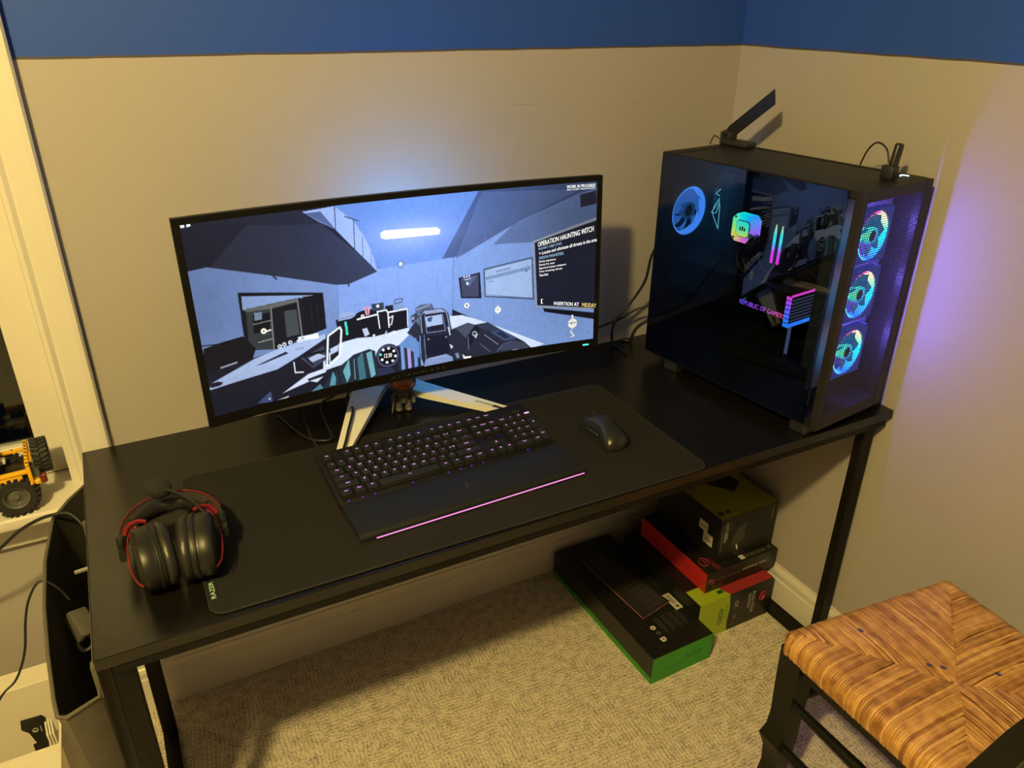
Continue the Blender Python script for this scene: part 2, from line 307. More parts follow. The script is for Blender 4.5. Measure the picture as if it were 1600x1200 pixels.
SCREEN_OPS=[(0,(24,26,40),100,[(-8,-38),(1020,-62),(1040,1155),(-21,1091)]),(0,(92,128,196),100,[(320,-12),(712,-36),(608,367),(412,382)]),(0,(56,68,102),100,[(690,-25),(1011,-27),(1012,67),(873,156),(616,373),(579,369)]),(0,(120,150,206),100,[(603,373),(751,228),(951,65),(1021,31),(1038,1064),(959,1009),(837,998),(596,667)]),(0,(88,106,146),100,[(769,217),(951,65),(1021,31),(1025,239),(829,330),(716,317)]),(0,(70,84,120),100,[(690,10),(951,42),(769,217),(647,344),(616,373)]),(0,(122,152,212),100,[(312,420),(413,371),(608,363),(598,739),(484,772),(301,652)]),(0,(112,136,186),100,[(-3,221),(36,212),(174,314),(316,414),(308,655),(267,711),(-33,793)]),(1,(96,122,176),5,[(316,414),(308,637)]),(1,(98,124,178),6,[(610,363),(601,669)]),(1,(104,128,180),3,[(695,255),(697,457)]),(1,(104,128,180),3,[(467,342),(461,562)]),(1,(100,128,180),3,[(712,643),(714,815)]),(1,(98,120,168),3,[(218,345),(215,420)]),(0,(40,43,59),100,[(-9,-23),(261,5),(373,269),(415,383),(343,428),(312,420),(174,317),(33,214),(-3,224)]),(0,(28,30,46),100,[(-9,-23),(156,-9),(48,217),(-3,224)]),(0,(32,34,50),100,[(-1,-6),(261,5),(291,86),(179,59)]),(1,(40,44,60),10,[(172,313),(179,336)]),(1,(40,44,60),10,[(342,414),(342,439)]),(0,(150,174,222),100,[(255,13),(328,3),(369,91),(392,191),(408,294),(414,382),(398,334),(364,238),(324,122),(289,72)]),(0,(70,84,120),100,[(260,21),(295,21),(325,123),(289,69)]),(1,(36,42,62),5,[(328,3),(325,129)]),(1,(36,42,62),5,[(369,85),(365,241)]),(1,(60,72,104),4,[(386,182),(383,286)]),(1,(60,72,104),8,[(349,62),(381,95)]),(1,(90,108,150),4,[(404,265),(401,342)]),(3,(80,105,170),(130,110),[(502,208)]),(3,(44,60,100),(260,200),[(502,208)]),(3,(20,60,120),(190,70),[(571,21)]),(3,(40,52,80),(300,120),[(459,531)]),(0,(255,255,255),100,[(430,174),(440,163),(571,180),(580,197),(576,221),(441,212),(430,202)]),(3,(150,150,170),(70,24),[(505,199)]),(2,(96,122,176),(22,0),[(474,362)]),(2,(150,178,228),(17,0),[(474,362)]),(2,(240,250,255),(8,0),[(474,359)]),(0,(28,32,50),100,[(621,488),(679,472),(681,633),(625,614)]),(0,(66,72,104),100,[(626,494),(674,482),(674,619),(629,607)]),(0,(84,100,140),100,[(631,499),(671,488),(649,551)]),(2,(230,240,255),(5,0),[(636,489)]),(2,(230,240,255),(5,0),[(643,488)]),(2,(230,240,255),(5,0),[(650,486)]),(2,(230,245,255),(8,0),[(644,530)]),(1,(215,225,245),4,[(637,505),(653,502)]),(0,(72,86,120),100,[(688,455),(824,418),(828,688),(689,628)]),(0,(160,186,230),100,[(692,464),(820,429),(823,674),(693,621)]),(0,(122,148,190),100,[(693,507),(818,472),(818,495),(693,526)]),(1,(70,84,110),3,[(723,481),(763,469)]),(1,(90,104,140),3,[(698,536),(717,538)]),(2,(60,70,100),(8,4),[(806,500)]),(1,(90,108,150),3,[(690,612),(823,678)]),(0,(150,158,172),100,[(824,325),(1014,206),(1024,812),(832,738)]),(0,(26,30,50),100,[(829,334),(1014,225),(1024,803),(836,727)]),(0,(14,16,30),100,[(852,749),(1024,834),(1025,882),(856,775)]),(0,(34,36,54),100,[(953,73),(998,54),(999,134),(955,149)]),(2,(250,244,232),(16,6),[(640,663)]),(2,(250,244,232),(20,8),[(725,720)]),(2,(250,244,232),(31,13),[(938,876)]),(1,(245,240,230),6,[(725,692),(724,744)]),(1,(250,246,236),11,[(937,821),(940,907)]),(1,(210,210,206),7,[(938,907),(932,935),(944,961)]),(1,(60,66,90),4,[(924,872),(952,872)]),(1,(250,246,236),5,[(934,931),(944,961),(933,966)]),(2,(40,50,80),(4,0),[(985,947)]),(2,(40,44,50),(6,0),[(640,663)]),(0,(22,24,34),100,[(92,370),(280,450),(278,653),(231,674),(169,715),(90,682)]),(0,(140,166,214),100,[(99,393),(264,458),(262,485),(222,454),(110,462),(97,463)]),(0,(96,102,100),100,[(97,463),(219,456),(221,475),(159,485),(106,481)]),(0,(52,58,62),100,[(103,480),(158,485),(150,705),(98,687)]),(0,(16,18,28),100,[(117,500),(154,504),(149,607),(112,602)]),(0,(120,136,160),100,[(120,491),(137,493),(135,533),(119,532)]),(1,(120,126,122),5,[(114,551),(155,547)]),(1,(150,156,150),5,[(119,652),(152,648)]),(1,(128,132,126),6,[(158,478),(152,706)]),(0,(66,74,80),100,[(186,512),(214,514),(214,654),(184,657)]),(1,(128,134,130),7,[(219,456),(219,668)]),(0,(18,20,32),100,[(231,454),(276,456),(272,642),(226,660)]),(1,(40,44,60),3,[(249,501),(246,619)]),(1,(40,44,60),3,[(263,500),(261,615)]),(2,(255,252,240),(15,5),[(135,597)]),(1,(255,250,240),7,[(139,602),(151,598)]),(2,(240,240,235),(13,8),[(94,656)]),(1,(230,235,240),10,[(90,675),(97,686)]),(0,(20,20,30),100,[(3,622),(41,609),(89,601),(112,684),(102,732),(-5,774),(-5,703)]),(1,(16,18,30),6,[(-3,604),(60,623)]),(1,(150,160,180),9,[(31,743),(67,733)]),(0,(26,28,44),100,[(-30,760),(110,729),(169,715),(276,696),(266,900),(239,1120),(-15,1095)]),(0,(172,192,232),100,[(-2,847),(4,815),(105,737),(165,709),(272,683),(274,706),(206,776),(152,823),(24,843)]),(0,(44,47,62),100,[(104,777),(177,734),(183,748),(124,774)]),(0,(30,32,46),100,[(-3,814),(20,811),(31,822),(25,836),(4,837)]),(2,(225,232,250),(11,5),[(165,699)]),(2,(225,232,250),(11,5),[(176,693)]),(2,(225,232,250),(11,5),[(190,689)]),(0,(240,246,255),100,[(209,670),(257,668),(257,698),(210,693)]),(0,(150,160,190),100,[(216,677),(222,673),(223,688),(217,689)]),(0,(220,228,248),100,[(205,683),(220,683),(219,701),(206,698)]),(1,(110,122,160),4,[(202,736),(219,734)]),(0,(210,224,250),100,[(305,752),(350,743),(393,755),(480,735),(492,776),(455,870),(378,881),(323,876),(282,886),(258,895),(262,821)]),(0,(60,66,90),100,[(209,792),(266,747),(273,826),(236,864)]),(0,(180,194,224),100,[(227,802),(251,785),(270,810),(235,829)]),(1,(230,238,252),7,[(192,805),(192,865),(211,873)]),(1,(22,24,36),16,[(218,782),(275,778)]),(1,(22,24,36),10,[(219,790),(236,845)]),(0,(215,226,250),100,[(157,966),(222,891),(264,879),(265,911),(231,930),(188,951)]),(0,(225,235,250),100,[(132,1003),(171,990),(162,1008)]),(0,(24,26,40),100,[(218,919),(269,901),(256,933),(225,954)]),(0,(210,220,240),100,[(223,933),(257,925),(240,951)]),(0,(66,80,120),100,[(96,987),(130,937),(132,1003)]),(2,(220,225,240),(5,0),[(125,979)]),(0,(18,20,34),100,[(302,615),(348,606),(361,593),(382,587),(484,624),(480,739),(393,755),(350,743),(306,749)]),(1,(236,242,255),9,[(354,635),(404,627)]),(1,(236,242,255),9,[(432,627),(482,624)]),(1,(220,230,245),6,[(482,631),(480,731)]),(0,(150,172,216),100,[(307,625),(316,581),(345,583),(352,608),(341,622)]),(1,(80,96,130),3,[(313,613),(346,609)]),(2,(70,230,205),(7,0),[(325,641)]),(2,(70,230,205),(7,0),[(325,654)]),(2,(70,230,205),(7,0),[(326,667)]),(2,(70,230,205),(7,0),[(326,680)]),(2,(70,230,205),(7,0),[(326,694)]),(2,(70,230,205),(7,0),[(326,707)]),(0,(225,160,180),100,[(370,574),(389,575),(385,618),(376,618),(375,588)]),(1,(150,50,70),5,[(380,583),(382,613)]),(2,(240,245,255),(10,4),[(368,622)]),(0,(52,62,88),100,[(392,562),(423,563),(423,604),(394,603)]),(2,(230,238,250),(9,0),[(408,579)]),(0,(28,32,46),100,[(426,586),(447,587),(447,621),(426,620)]),(0,(130,156,206),100,[(449,580),(473,582),(474,620),(446,621)]),(1,(50,56,76),5,[(450,577),(453,559),(472,559),(470,577),(450,584)]),(0,(190,200,225),100,[(364,696),(376,694),(381,734),(369,744)]),(2,(240,245,255),(7,0),[(392,747)]),(1,(200,210,235),6,[(414,772),(425,735)]),(0,(220,230,248),100,[(431,749),(446,740),(447,760),(432,765)]),(0,(22,24,36),100,[(407,612),(429,614),(432,715),(408,712)]),(1,(238,244,255),8,[(405,612),(428,610),(432,627),(432,715)]),(1,(238,244,255),6,[(406,616),(408,712)]),(1,(225,232,248),6,[(434,662),(444,651),(439,699),(431,703)]),(0,(30,32,44),100,[(275,692),(279,690),(275,866),(265,853)]),(1,(240,246,255),10,[(279,698),(310,660),(313,680),(303,823),(274,869),(269,867),(279,701)]),(0,(26,28,40),100,[(283,707),(308,678),(300,818),(278,852)]),(0,(190,204,232),100,[(281,774),(303,758),(299,795),(281,808)]),(0,(34,44,56),100,[(244,1012),(270,941),(298,890),(336,836),(376,821),(391,840),(395,1009),(341,1020),(276,1007)]),(0,(86,150,166),100,[(269,991),(281,908),(287,951),(284,992)]),(0,(104,168,184),100,[(306,922),(324,853),(324,951),(313,996)]),(0,(60,110,124),100,[(344,864),(359,832),(362,992),(345,999)]),(0,(110,170,186),100,[(368,844),(382,835),(387,985),(375,999)]),(0,(84,130,146),100,[(223,999),(247,966),(253,994),(232,1005)]),(1,(20,26,36),7,[(336,844),(333,1008)]),(1,(140,190,200),3,[(336,860),(334,985)]),(1,(20,26,36),6,[(295,896),(296,995)]),(0,(36,40,62),100,[(448,835),(458,828),(462,987),(448,992)]),(0,(116,156,216),100,[(457,831),(466,823),(470,986),(456,992)]),(0,(40,44,70),100,[(465,826),(475,818),(479,986),(465,991)]),(0,(170,150,214),100,[(474,821),(483,813),(488,986),(474,991)]),(0,(44,48,74),100,[(483,816),(492,808),(496,985),(482,991)]),(0,(104,146,210),100,[(491,811),(501,803),(505,985),(491,991)]),(0,(34,38,60),100,[(500,806),(509,798),(514,985),(500,990)]),(0,(128,166,224),100,[(509,801),(518,793),(522,984),(508,990)]),(0,(40,46,60),100,[(477,769),(503,702),(514,667),(517,786),(493,816)]),(0,(90,110,130),100,[(500,700),(512,674),(513,753)]),(0,(100,140,200),100,[(451,837),(484,780),(507,842),(506,943),(481,870)]),(2,(26,30,46),(74,0),[(423,887)]),(2,(78,86,120),(66,58),[(423,887)]),(2,(12,14,22),(54,0),[(423,883)]),(0,(40,46,72),100,[(394,948),(430,963),(439,1000),(395,1001)]),(2,(240,245,255),(8,0),[(442,896)]),(2,(240,245,255),(8,0),[(434,922)]),(2,(240,245,255),(8,0),[(419,925)]),(2,(240,245,255),(8,0),[(407,903)]),(2,(90,220,220),(8,0),[(404,870)]),(2,(240,245,255),(8,0),[(412,844)]),(2,(240,245,255),(8,0),[(426,841)]),(2,(240,245,255),(8,0),[(439,863)]),(0,(208,222,248),100,[(592,713),(626,718),(668,761),(723,826),(856,988),(811,1011),(708,967),(592,858)]),(0,(90,104,140),100,[(502,631),(516,613),(546,617),(552,650),(521,662),(504,671)]),(1,(200,210,230),3,[(505,640),(542,623)]),(0,(60,68,92),100,[(489,673),(504,655),(512,682),(492,721)]),(2,(170,190,220),(9,4),[(495,687)]),(0,(34,38,58),100,[(512,674),(523,647),(574,655),(589,688),(597,803),(592,878),(599,1010),(518,1010),(510,944)]),(0,(168,192,230),100,[(527,692),(571,693),(573,757),(530,760)]),(0,(60,84,130),100,[(532,701),(547,696),(543,726),(533,725)]),(0,(26,30,50),100,[(529,755),(573,753),(574,786),(531,788)]),(1,(150,166,200),5,[(516,786),(515,683),(526,656),(572,662),(585,690),(592,801)]),(1,(130,146,184),4,[(526,683),(529,791),(579,796),(573,690)]),(0,(150,166,204),100,[(523,655),(572,658),(579,680),(527,676)]),(1,(225,232,250),6,[(587,779),(591,829)]),(1,(120,134,170),4,[(521,800),(522,950)]),(0,(20,24,44),100,[(525,814),(584,822),(588,938),(525,939)]),(0,(128,148,196),100,[(521,954),(578,946),(597,975),(596,996),(515,1004)]),(1,(190,204,232),4,[(530,954),(576,954)]),(2,(110,122,160),(7,0),[(532,832)]),(2,(110,122,160),(7,0),[(580,837)]),(0,(36,40,58),100,[(597,795),(641,771),(660,791),(696,788),(737,856),(797,949),(822,1010),(719,1018),(597,1026),(591,898)]),(0,(70,78,100),100,[(607,795),(641,776),(659,794),(634,867)]),(0,(24,26,40),100,[(634,867),(660,795),(674,829),(646,921)]),(0,(50,56,80),100,[(664,792),(696,792),(735,855),(687,838)]),(0,(62,78,118),100,[(701,851),(735,851),(775,924),(740,924)]),(0,(34,44,70),100,[(713,860),(733,859),(758,910),(742,912)]),(1,(150,162,190),3,[(686,866),(723,943)]),(1,(120,132,160),3,[(673,919),(699,980)]),(2,(160,168,190),(16,9),[(658,847)]),(0,(190,196,210),100,[(656,859),(668,851),(661,881)]),(1,(120,140,180),3,[(640,861),(640,948)]),(0,(255,255,250),100,[(622,965),(630,986),(646,988),(646,1001),(626,1001)]),(0,(120,132,168),100,[(602,953),(611,952),(614,983),(607,988)]),(0,(200,210,230),100,[(588,885),(598,905),(592,919)]),(0,(140,152,180),100,[(763,984),(778,981),(781,1000),(765,998)]),(0,(58,64,86),100,[(719,984),(736,944),(764,933),(797,954),(815,1003)]),(1,(100,110,140),3,[(719,988),(736,948),(763,937)]),(4,(0,0,0),(0.45,110,80),[(970,174)]),(4,(0,0,0),(0.35,110,120),[(-4,400)]),(4,(0,0,0),(0.25,120,120),[(947,689)]),(4,(0,0,0),(0.3,160,60),[(9,964)]),(0,(255,255,255),100,[(2,1),(10,1),(10,13),(3,14)]),(0,(255,255,255),100,[(15,0),(22,-1),(22,11),(14,14)])]
SCREEN_TEXT=[('WORK IN PROGRESS',0,[[3293,1693],[3913,1688],[3915,1625],[3294,1630]]),('EARLY ACCESS - PRE-ALPHA BUILD',0,[[3301,1617],[3908,1613],[3909,1587],[3302,1591]]),('OPERATION HAUNTING WITCH',0,[[2677,605],[3896,836],[3899,723],[2676,507]]),('PRIMARY OBJECTIVES',1,[[2690,485],[3196,561],[3196,495],[2690,426]]),('> Locate and eliminate all threats in the area',0,[[2704,405],[3974,583],[3976,509],[2704,338]]),('MISSION PARAMETERS',1,[[2704,305],[3240,357],[3241,296],[2704,245]]),('Enemy experience',0,[[2704,225],[3071,242],[3072,188],[2704,172]]),('Enemy fire: none',0,[[2704,154],[3044,169],[3044,115],[2704,101]]),('Expected enemy resistance',0,[[2704,83],[3300,110],[3301,55],[2703,29]]),('Time remaining: threats',0,[[2703,12],[3216,33],[3216,-21],[2703,-42]]),('Time limit',0,[[2703,-60],[2902,-52],[2903,-107],[2703,-114]]),('INSERTION AT',0,[[3035,-691],[3604,-781],[3606,-867],[3035,-761]]),('MIDDAY',2,[[3678,-797],[4002,-849],[4005,-943],[3680,-883]]),('12:30',0,[[-686,-1205],[-528,-1217],[-535,-1303],[-693,-1291]]),('[',0,[[2745,-598],[2789,-604],[2789,-701],[2745,-696]]),('WEAPON MONITOR',3,[[1751,110],[2072,144],[2071,111],[1751,84]])]
# ================================================================== monitor (curved ultrawide)
MW_, MS = .815, .036; MR = (MW_*MW_/4+MS*MS)/(2*MS)
mon_t = thing('curved_monitor', 'wide curved black gaming monitor on a white V-shaped stand', 'monitor', (-.9653,-.2625,DZ), (0,0,.00125))
TILT = .0534; MZ = 1.0286-DZ
cu_, su_ = math.cos(TILT), math.sin(TILT)
def msag(x): return math.sqrt(MR*MR-x*x)-math.sqrt(MR*MR-MW_*MW_/4)
def mpt(lx, lz, off=0.):
    """local point of the panel: off > 0 goes towards the wall"""
    d = msag(lx)+off; return (lx, lz*su_+d*cu_, MZ+lz*cu_-d*su_)
hb = MB(); NX, NZ = 40, 14; hw, hh = .4075, .184
g1 = []; g2 = []
for j in range(NZ+1):
    for i in range(NX+1):
        lx = -hw+2*hw*i/NX; lz = -hh+2*hh*j/NZ; e = (1-abs(lx/hw)**6)*(1-abs(lz/hh)**4)
        g1.append(mpt(lx,lz,.0)); g2.append(mpt(lx*(1-.006*e),lz,.014+.040*e*(1-.35*abs(lx/hw))))
n = len(g1); f = []
for j in range(NZ):
    for i in range(NX):
        a = j*(NX+1)+i; f.append((a,a+1,a+NX+2,a+NX+1)); f.append((n+a,n+a+NX+1,n+a+NX+2,n+a+1))
loop = [i for i in range(NX)]+[j*(NX+1)+NX for j in range(NZ)]+[NZ*(NX+1)+i for i in range(NX,0,-1)]+[j*(NX+1) for j in range(NZ,0,-1)]
f += [(loop[k], n+loop[k], n+loop[(k+1)%len(loop)], loop[(k+1)%len(loop)]) for k in range(len(loop))]
hb.add(g1+g2, f); hb.build('housing', M('monitor_black',(.0035,.0035,.004),.45,spec=.2), mon_t, 50)
# picture on the screen: colours held by the points of the panel
def paint(ops, W, H, ss=2):
    w_, h_ = W*ss, H*ss; img = np.zeros((h_,w_,3))
    def lin(c):
        c = np.array(c)/255.; return np.where(c<=.04045, c/12.92, ((c+.055)/1.055)**2.4)
    def pfill(P, c):
        xs = P[:,0]; ys = P[:,1]; x0 = max(int(xs.min()),0); x1 = min(int(xs.max())+2,w_); y0 = max(int(ys.min()),0); y1 = min(int(ys.max())+2,h_)
        if x1 <= x0 or y1 <= y0: return
        X, Y = np.meshgrid(np.arange(x0,x1)+.5, np.arange(y0,y1)+.5); m = np.zeros(X.shape,bool)
        for (ax,ay),(bx,by) in zip(P, np.roll(P,-1,0)):
            if ay == by: continue
            m ^= ((ay>Y)!=(by>Y)) & (X < (bx-ax)*(Y-ay)/(by-ay)+ax)
        img[y0:y1,x0:x1][m] = c
    for k, col, a, pts in ops:
        P = np.array(pts,float)*[w_/1000,h_/1000]; c = lin(col)
        if k == 0: pfill(P, c)
        elif k == 1:
            r = a*h_/2000
            for A, B in zip(P[:-1],P[1:]):
                d = B-A; l = max(np.hypot(*d),1e-6); nn = np.array([-d[1],d[0]])/l*r; e = d/l*r*.5
                pfill(np.array([A+nn-e,B+nn+e,B-nn+e,A-nn-e]), c)
        elif k == 4:
            X, Y = P[0]; gx, gy = np.meshgrid(np.arange(w_)-X, np.arange(h_)-Y); img *= (1-a[0]*np.exp(-((gx/(a[1]*h_/330))**2+(gy/(a[2]*h_/330))**2)))[...,None]
        else:
            if k == 2: r, r2 = [v*h_/1000 for v in a]; R = (r,r)
            else: R = [v*h_/110 for v in a]
            X, Y = P[0]; x0 = max(int(X-R[0])-1,0); x1 = min(int(X+R[0])+2,w_); y0 = max(int(Y-R[1])-1,0); y1 = min(int(Y+R[1])+2,h_)
            gx, gy = np.meshgrid(np.arange(x0,x1)+.5-X, np.arange(y0,y1)+.5-Y)
            if k == 2: img[y0:y1,x0:x1][(gx**2+gy**2<=r*r)&(gx**2+gy**2>=r2*r2)] = c
            else:
                g = np.exp(-((gx/R[0]*3)**2+(gy/R[1]*3)**2)); bs = img[y0:y1,x0:x1]
                img[y0:y1,x0:x1] = bs+g[...,None]*c*np.clip(bs.mean(-1,keepdims=True)*8,0,1)*.6
    rng = np.random.default_rng(3)
    nz = sum(np.kron(rng.random((h_//s+2,w_//s+2)),np.ones((s,s)))[:h_,:w_]/4 for s in (4,8,16,40))
    img *= (1+(nz-.5)*.22)[...,None]
    return img.reshape(H,ss,W,ss,3).mean((1,3))
SW, SH = 760, 325
pic = paint(SCREEN_OPS, SW, SH)
uu = -.396+.792*(np.arange(SW)+.5)/SW; zz = .1735-.3385*(np.arange(SH)+.5)/SH
LX, LZ = np.meshgrid(uu, zz); d = np.sqrt(MR*MR-LX*LX)-math.sqrt(MR*MR-MW_*MW_/4)-.0006
co = np.stack([LX, LZ*su_+d*cu_, MZ+LZ*cu_-d*su_], -1).reshape(-1,3)
ii, jj = np.meshgrid(np.arange(SW-1), np.arange(SH-1)); a = (jj*SW+ii).ravel()
fc = np.stack([a, a+SW, a+SW+1, a+1], -1)
me = bpy.data.meshes.new('screen'); me.vertices.add(len(co)); me.vertices.foreach_set('co', co.ravel())
me.loops.add(fc.size); me.loops.foreach_set('vertex_index', fc.ravel().astype(np.int32)); me.polygons.add(len(fc)); me.polygons.foreach_set('loop_start', np.arange(0,fc.size,4,dtype=np.int32)); me.update(calc_edges=True)
at = me.attributes.new('picture', 'FLOAT_COLOR', 'POINT'); at.data.foreach_set('color', np.concatenate([pic.reshape(-1,3), np.ones((SW*SH,1))],1).ravel().astype(np.float32))
sm = bpy.data.materials.new('lit_screen'); sm.use_nodes = True; nt = sm.node_tree; b = nt.nodes['Principled BSDF']
an = nt.nodes.new('ShaderNodeAttribute'); an.attribute_name = 'picture'; nt.links.new(an.outputs[0], b.inputs['Emission Color']); b.inputs['Emission Strength'].default_value = SCREEN_GAIN
b.inputs['Base Color'].default_value = (.004,.004,.005,1); b.inputs['Roughness'].default_value = .25; b.inputs['Specular IOR Level'].default_value = .15; me.materials.append(sm)
scr_o = put('screen', me, mon_t, label='lit screen showing a dim office room in a shooter game')
TXM = [E('screen_white',(1,1,.97),1.5), E('screen_pale_blue',(.45,.72,.95),.9), E('screen_amber',(1,.72,.22),1.2), E('screen_grey',(.08,.10,.16),1)]
for s_, c_, q in SCREEN_TEXT:
    v, ff, asp = text_geo(s_); Q = [Vector((x/10000,z/10000)) for x,z in q]
    MB().add([mpt(*(((Q[3]*(1-x)+Q[2]*x)*(1-y)+(Q[0]*(1-x)+Q[1]*x)*y)), -.0011) for x,y in v], ff).build('text_line', TXM[c_], scr_o)
t_ = MB(); v, ff, asp = text_geo('A L I E N W A R E'); t_.add([mpt(-.058+.116*x, -.1775+.0055*y, -.0008) for x,y in v], ff)
t_.build('brand_lettering', M('chin_grey',(.05,.05,.055),.4), mon_t, label='grey maker lettering on the lower bezel')
MB().ring([mpt(.372+.0016*k,-.1765,-.001) for k in range(9)], .0014, 8).build('power_light', E('power_green',(.1,1,.75),2.2), mon_t, label='small green power light')
# ring of light on the back
rb = MB(); rc = .03
rp_ = [mpt(.045+.075*math.cos(t)*1.0, rc+.075*math.sin(t), .060) for t in [2*math.pi*k/40 for k in range(40)]]
rb.ring(rp_, .006, 8, closed=True); rb.build('rear_light_ring', E('rear_cyan',(.02,.36,1.0),RING_POWER), mon_t, 60, label='glowing blue ring on the back')
# stand
SWH = M('stand_white', (.72,.70,.66), .33)
def leg(tip_o, tip_i, top_o, top_i, hub):
    """blade from tip to hub, local coordinates"""
    mb = MB(); N_ = 14; v = []
    for k in range(N_+1):
        t = k/N_
        if t <= .7: q = t/.7; A = Vector(tip_o).lerp(Vector(top_o),q); B = Vector(tip_i).lerp(Vector(top_i),q)
        else: q = (t-.7)/.3; A = Vector(top_o).lerp(Vector(hub[0]),q); B = Vector(top_i).lerp(Vector(hub[1]),q)
        th = Vector((0,0,-.008-.010*t)); v += [A,B,B+th,A+th]
    f = []
    for k in range(N_):
        for j in range(4): f.append((4*k+j,4*k+(j+1)%4,4*k+4+(j+1)%4,4*k+4+j))
    f += [(3,2,1,0),(4*N_,4*N_+1,4*N_+2,4*N_+3)]; mb.add(v,f); return mb
O_ = Vector((-.9653,-.2625,DZ)); lc = lambda x,y,z: tuple(Vector((x,y,z))-O_)
z0 = DZ+.0125
LG = leg(lc(-1.160,-.278,z0), lc(-1.130,-.275,z0), lc(-1.074,-.108,DZ+.046), lc(-.990,-.094,DZ+.046), (lc(-1.02,-.035,DZ+.062), lc(-.945,-.06,DZ+.062))).build('stand_leg', SWH, mon_t, 40)
RG = leg(lc(-.790,-.272,z0), lc(-.761,-.264,z0), lc(-.943,-.147,DZ+.044), lc(-.918,-.100,DZ+.044), (lc(-.985,-.07,DZ+.062), lc(-.93,-.045,DZ+.062))).build('stand_leg', SWH, mon_t, 40)
a_ = Vector(lc(-.761,-.264,z0)); b_ = Vector(lc(-.918,-.100,DZ+.044)); c_ = Vector(lc(-.790,-.272,z0)); d_ = Vector(lc(-.943,-.147,DZ+.044)); up_ = Vector((0,0,.0006))
def onleg(t, s): return (c_*(1-s)+a_*s)*(1-t)+(d_*(1-s)+b_*s)*t+up_
MB().add([onleg(0,.42), onleg(0,.62), onleg(.17,.66), onleg(.17,.38)], [(0,1,2,3)]).build('slot_label', M('slot_black',(.01,.01,.01),.5), RG)
MB().add([onleg(.17,.42), onleg(.17,.66), onleg(.36,.68), onleg(.36,.45)], [(0,1,2,3)]).build('slot_sticker', M('slot_green',(.30,.42,.28),.5), RG)
MB().rbox((-.045,.162,.035),(.045,.222,.075),.012,3).rbox((-.028,.164,.06),(.028,.205,MZ+.05),.012,3).build('column', SWH, mon_t, 40)
MB().rbox((-.06,.082,MZ-.06),(.06,.172,MZ+.06),.012,3).build('mount', black, mon_t, 40)
# ================================================================== gaming keyboard
KB = thing('keyboard', 'full-size black backlit mechanical keyboard with a padded wrist rest', 'keyboard', (-.9795,-.448,PZ), (0,0,.028))
KBM = M('keyboard_body', (.008,.008,.009), .42, spec=.3); KEYM = M('key_black', (.011,.011,.013), .5, spec=.3); RESTM = M('leatherette', (.0085,.009,.0105), .5, bump=(500,.25), spec=.3)
PINK = E('key_legend_glow', (1.0,.42,.92), 1.5); PURP = E('key_underglow', (.30,.05,.75), .32)
KT = T3((0,.002,.0015), (math.radians(9.5),0,0)); W2 = .2215
MB().rbox((-W2,0,.0),(W2,.150,.0115),.003,2,KT).rbox((-W2+.02,.12,-.022),(-W2+.06,.14,.002),.002,1,KT).rbox((W2-.06,.12,-.022),(W2-.02,.14,.002),.002,1,KT).build('body', KBM, KB, 40)
wr = MB(); pr = [(-.1005,.004),(-.1005,.0085),(-.097,.0125),(-.088,.0150),(-.05,.0175),(-.012,.0185),(-.004,.0165),(-.002,.012),(-.002,.002),(-.097,.002)]
wr.prism(pr, -W2, W2, Matrix(((0,0,1,0),(1,0,0,0),(0,1,0,0),(0,0,0,1)))); REST = wr.build('wrist_rest', RESTM, KB, 50)
MB().rbox((-W2+.028,-.1022,.0022),(W2-.002,-.0995,.0036),.0006,1).build('light_strip', E('strip_pink',(1,.30,.72),1.25), REST, label='glowing pink light strip')
MB().rbox((-W2+.004,-.1025,.0),(W2-.001,-.098,.0021),.0006,1).build('strip_base', KBM, REST)
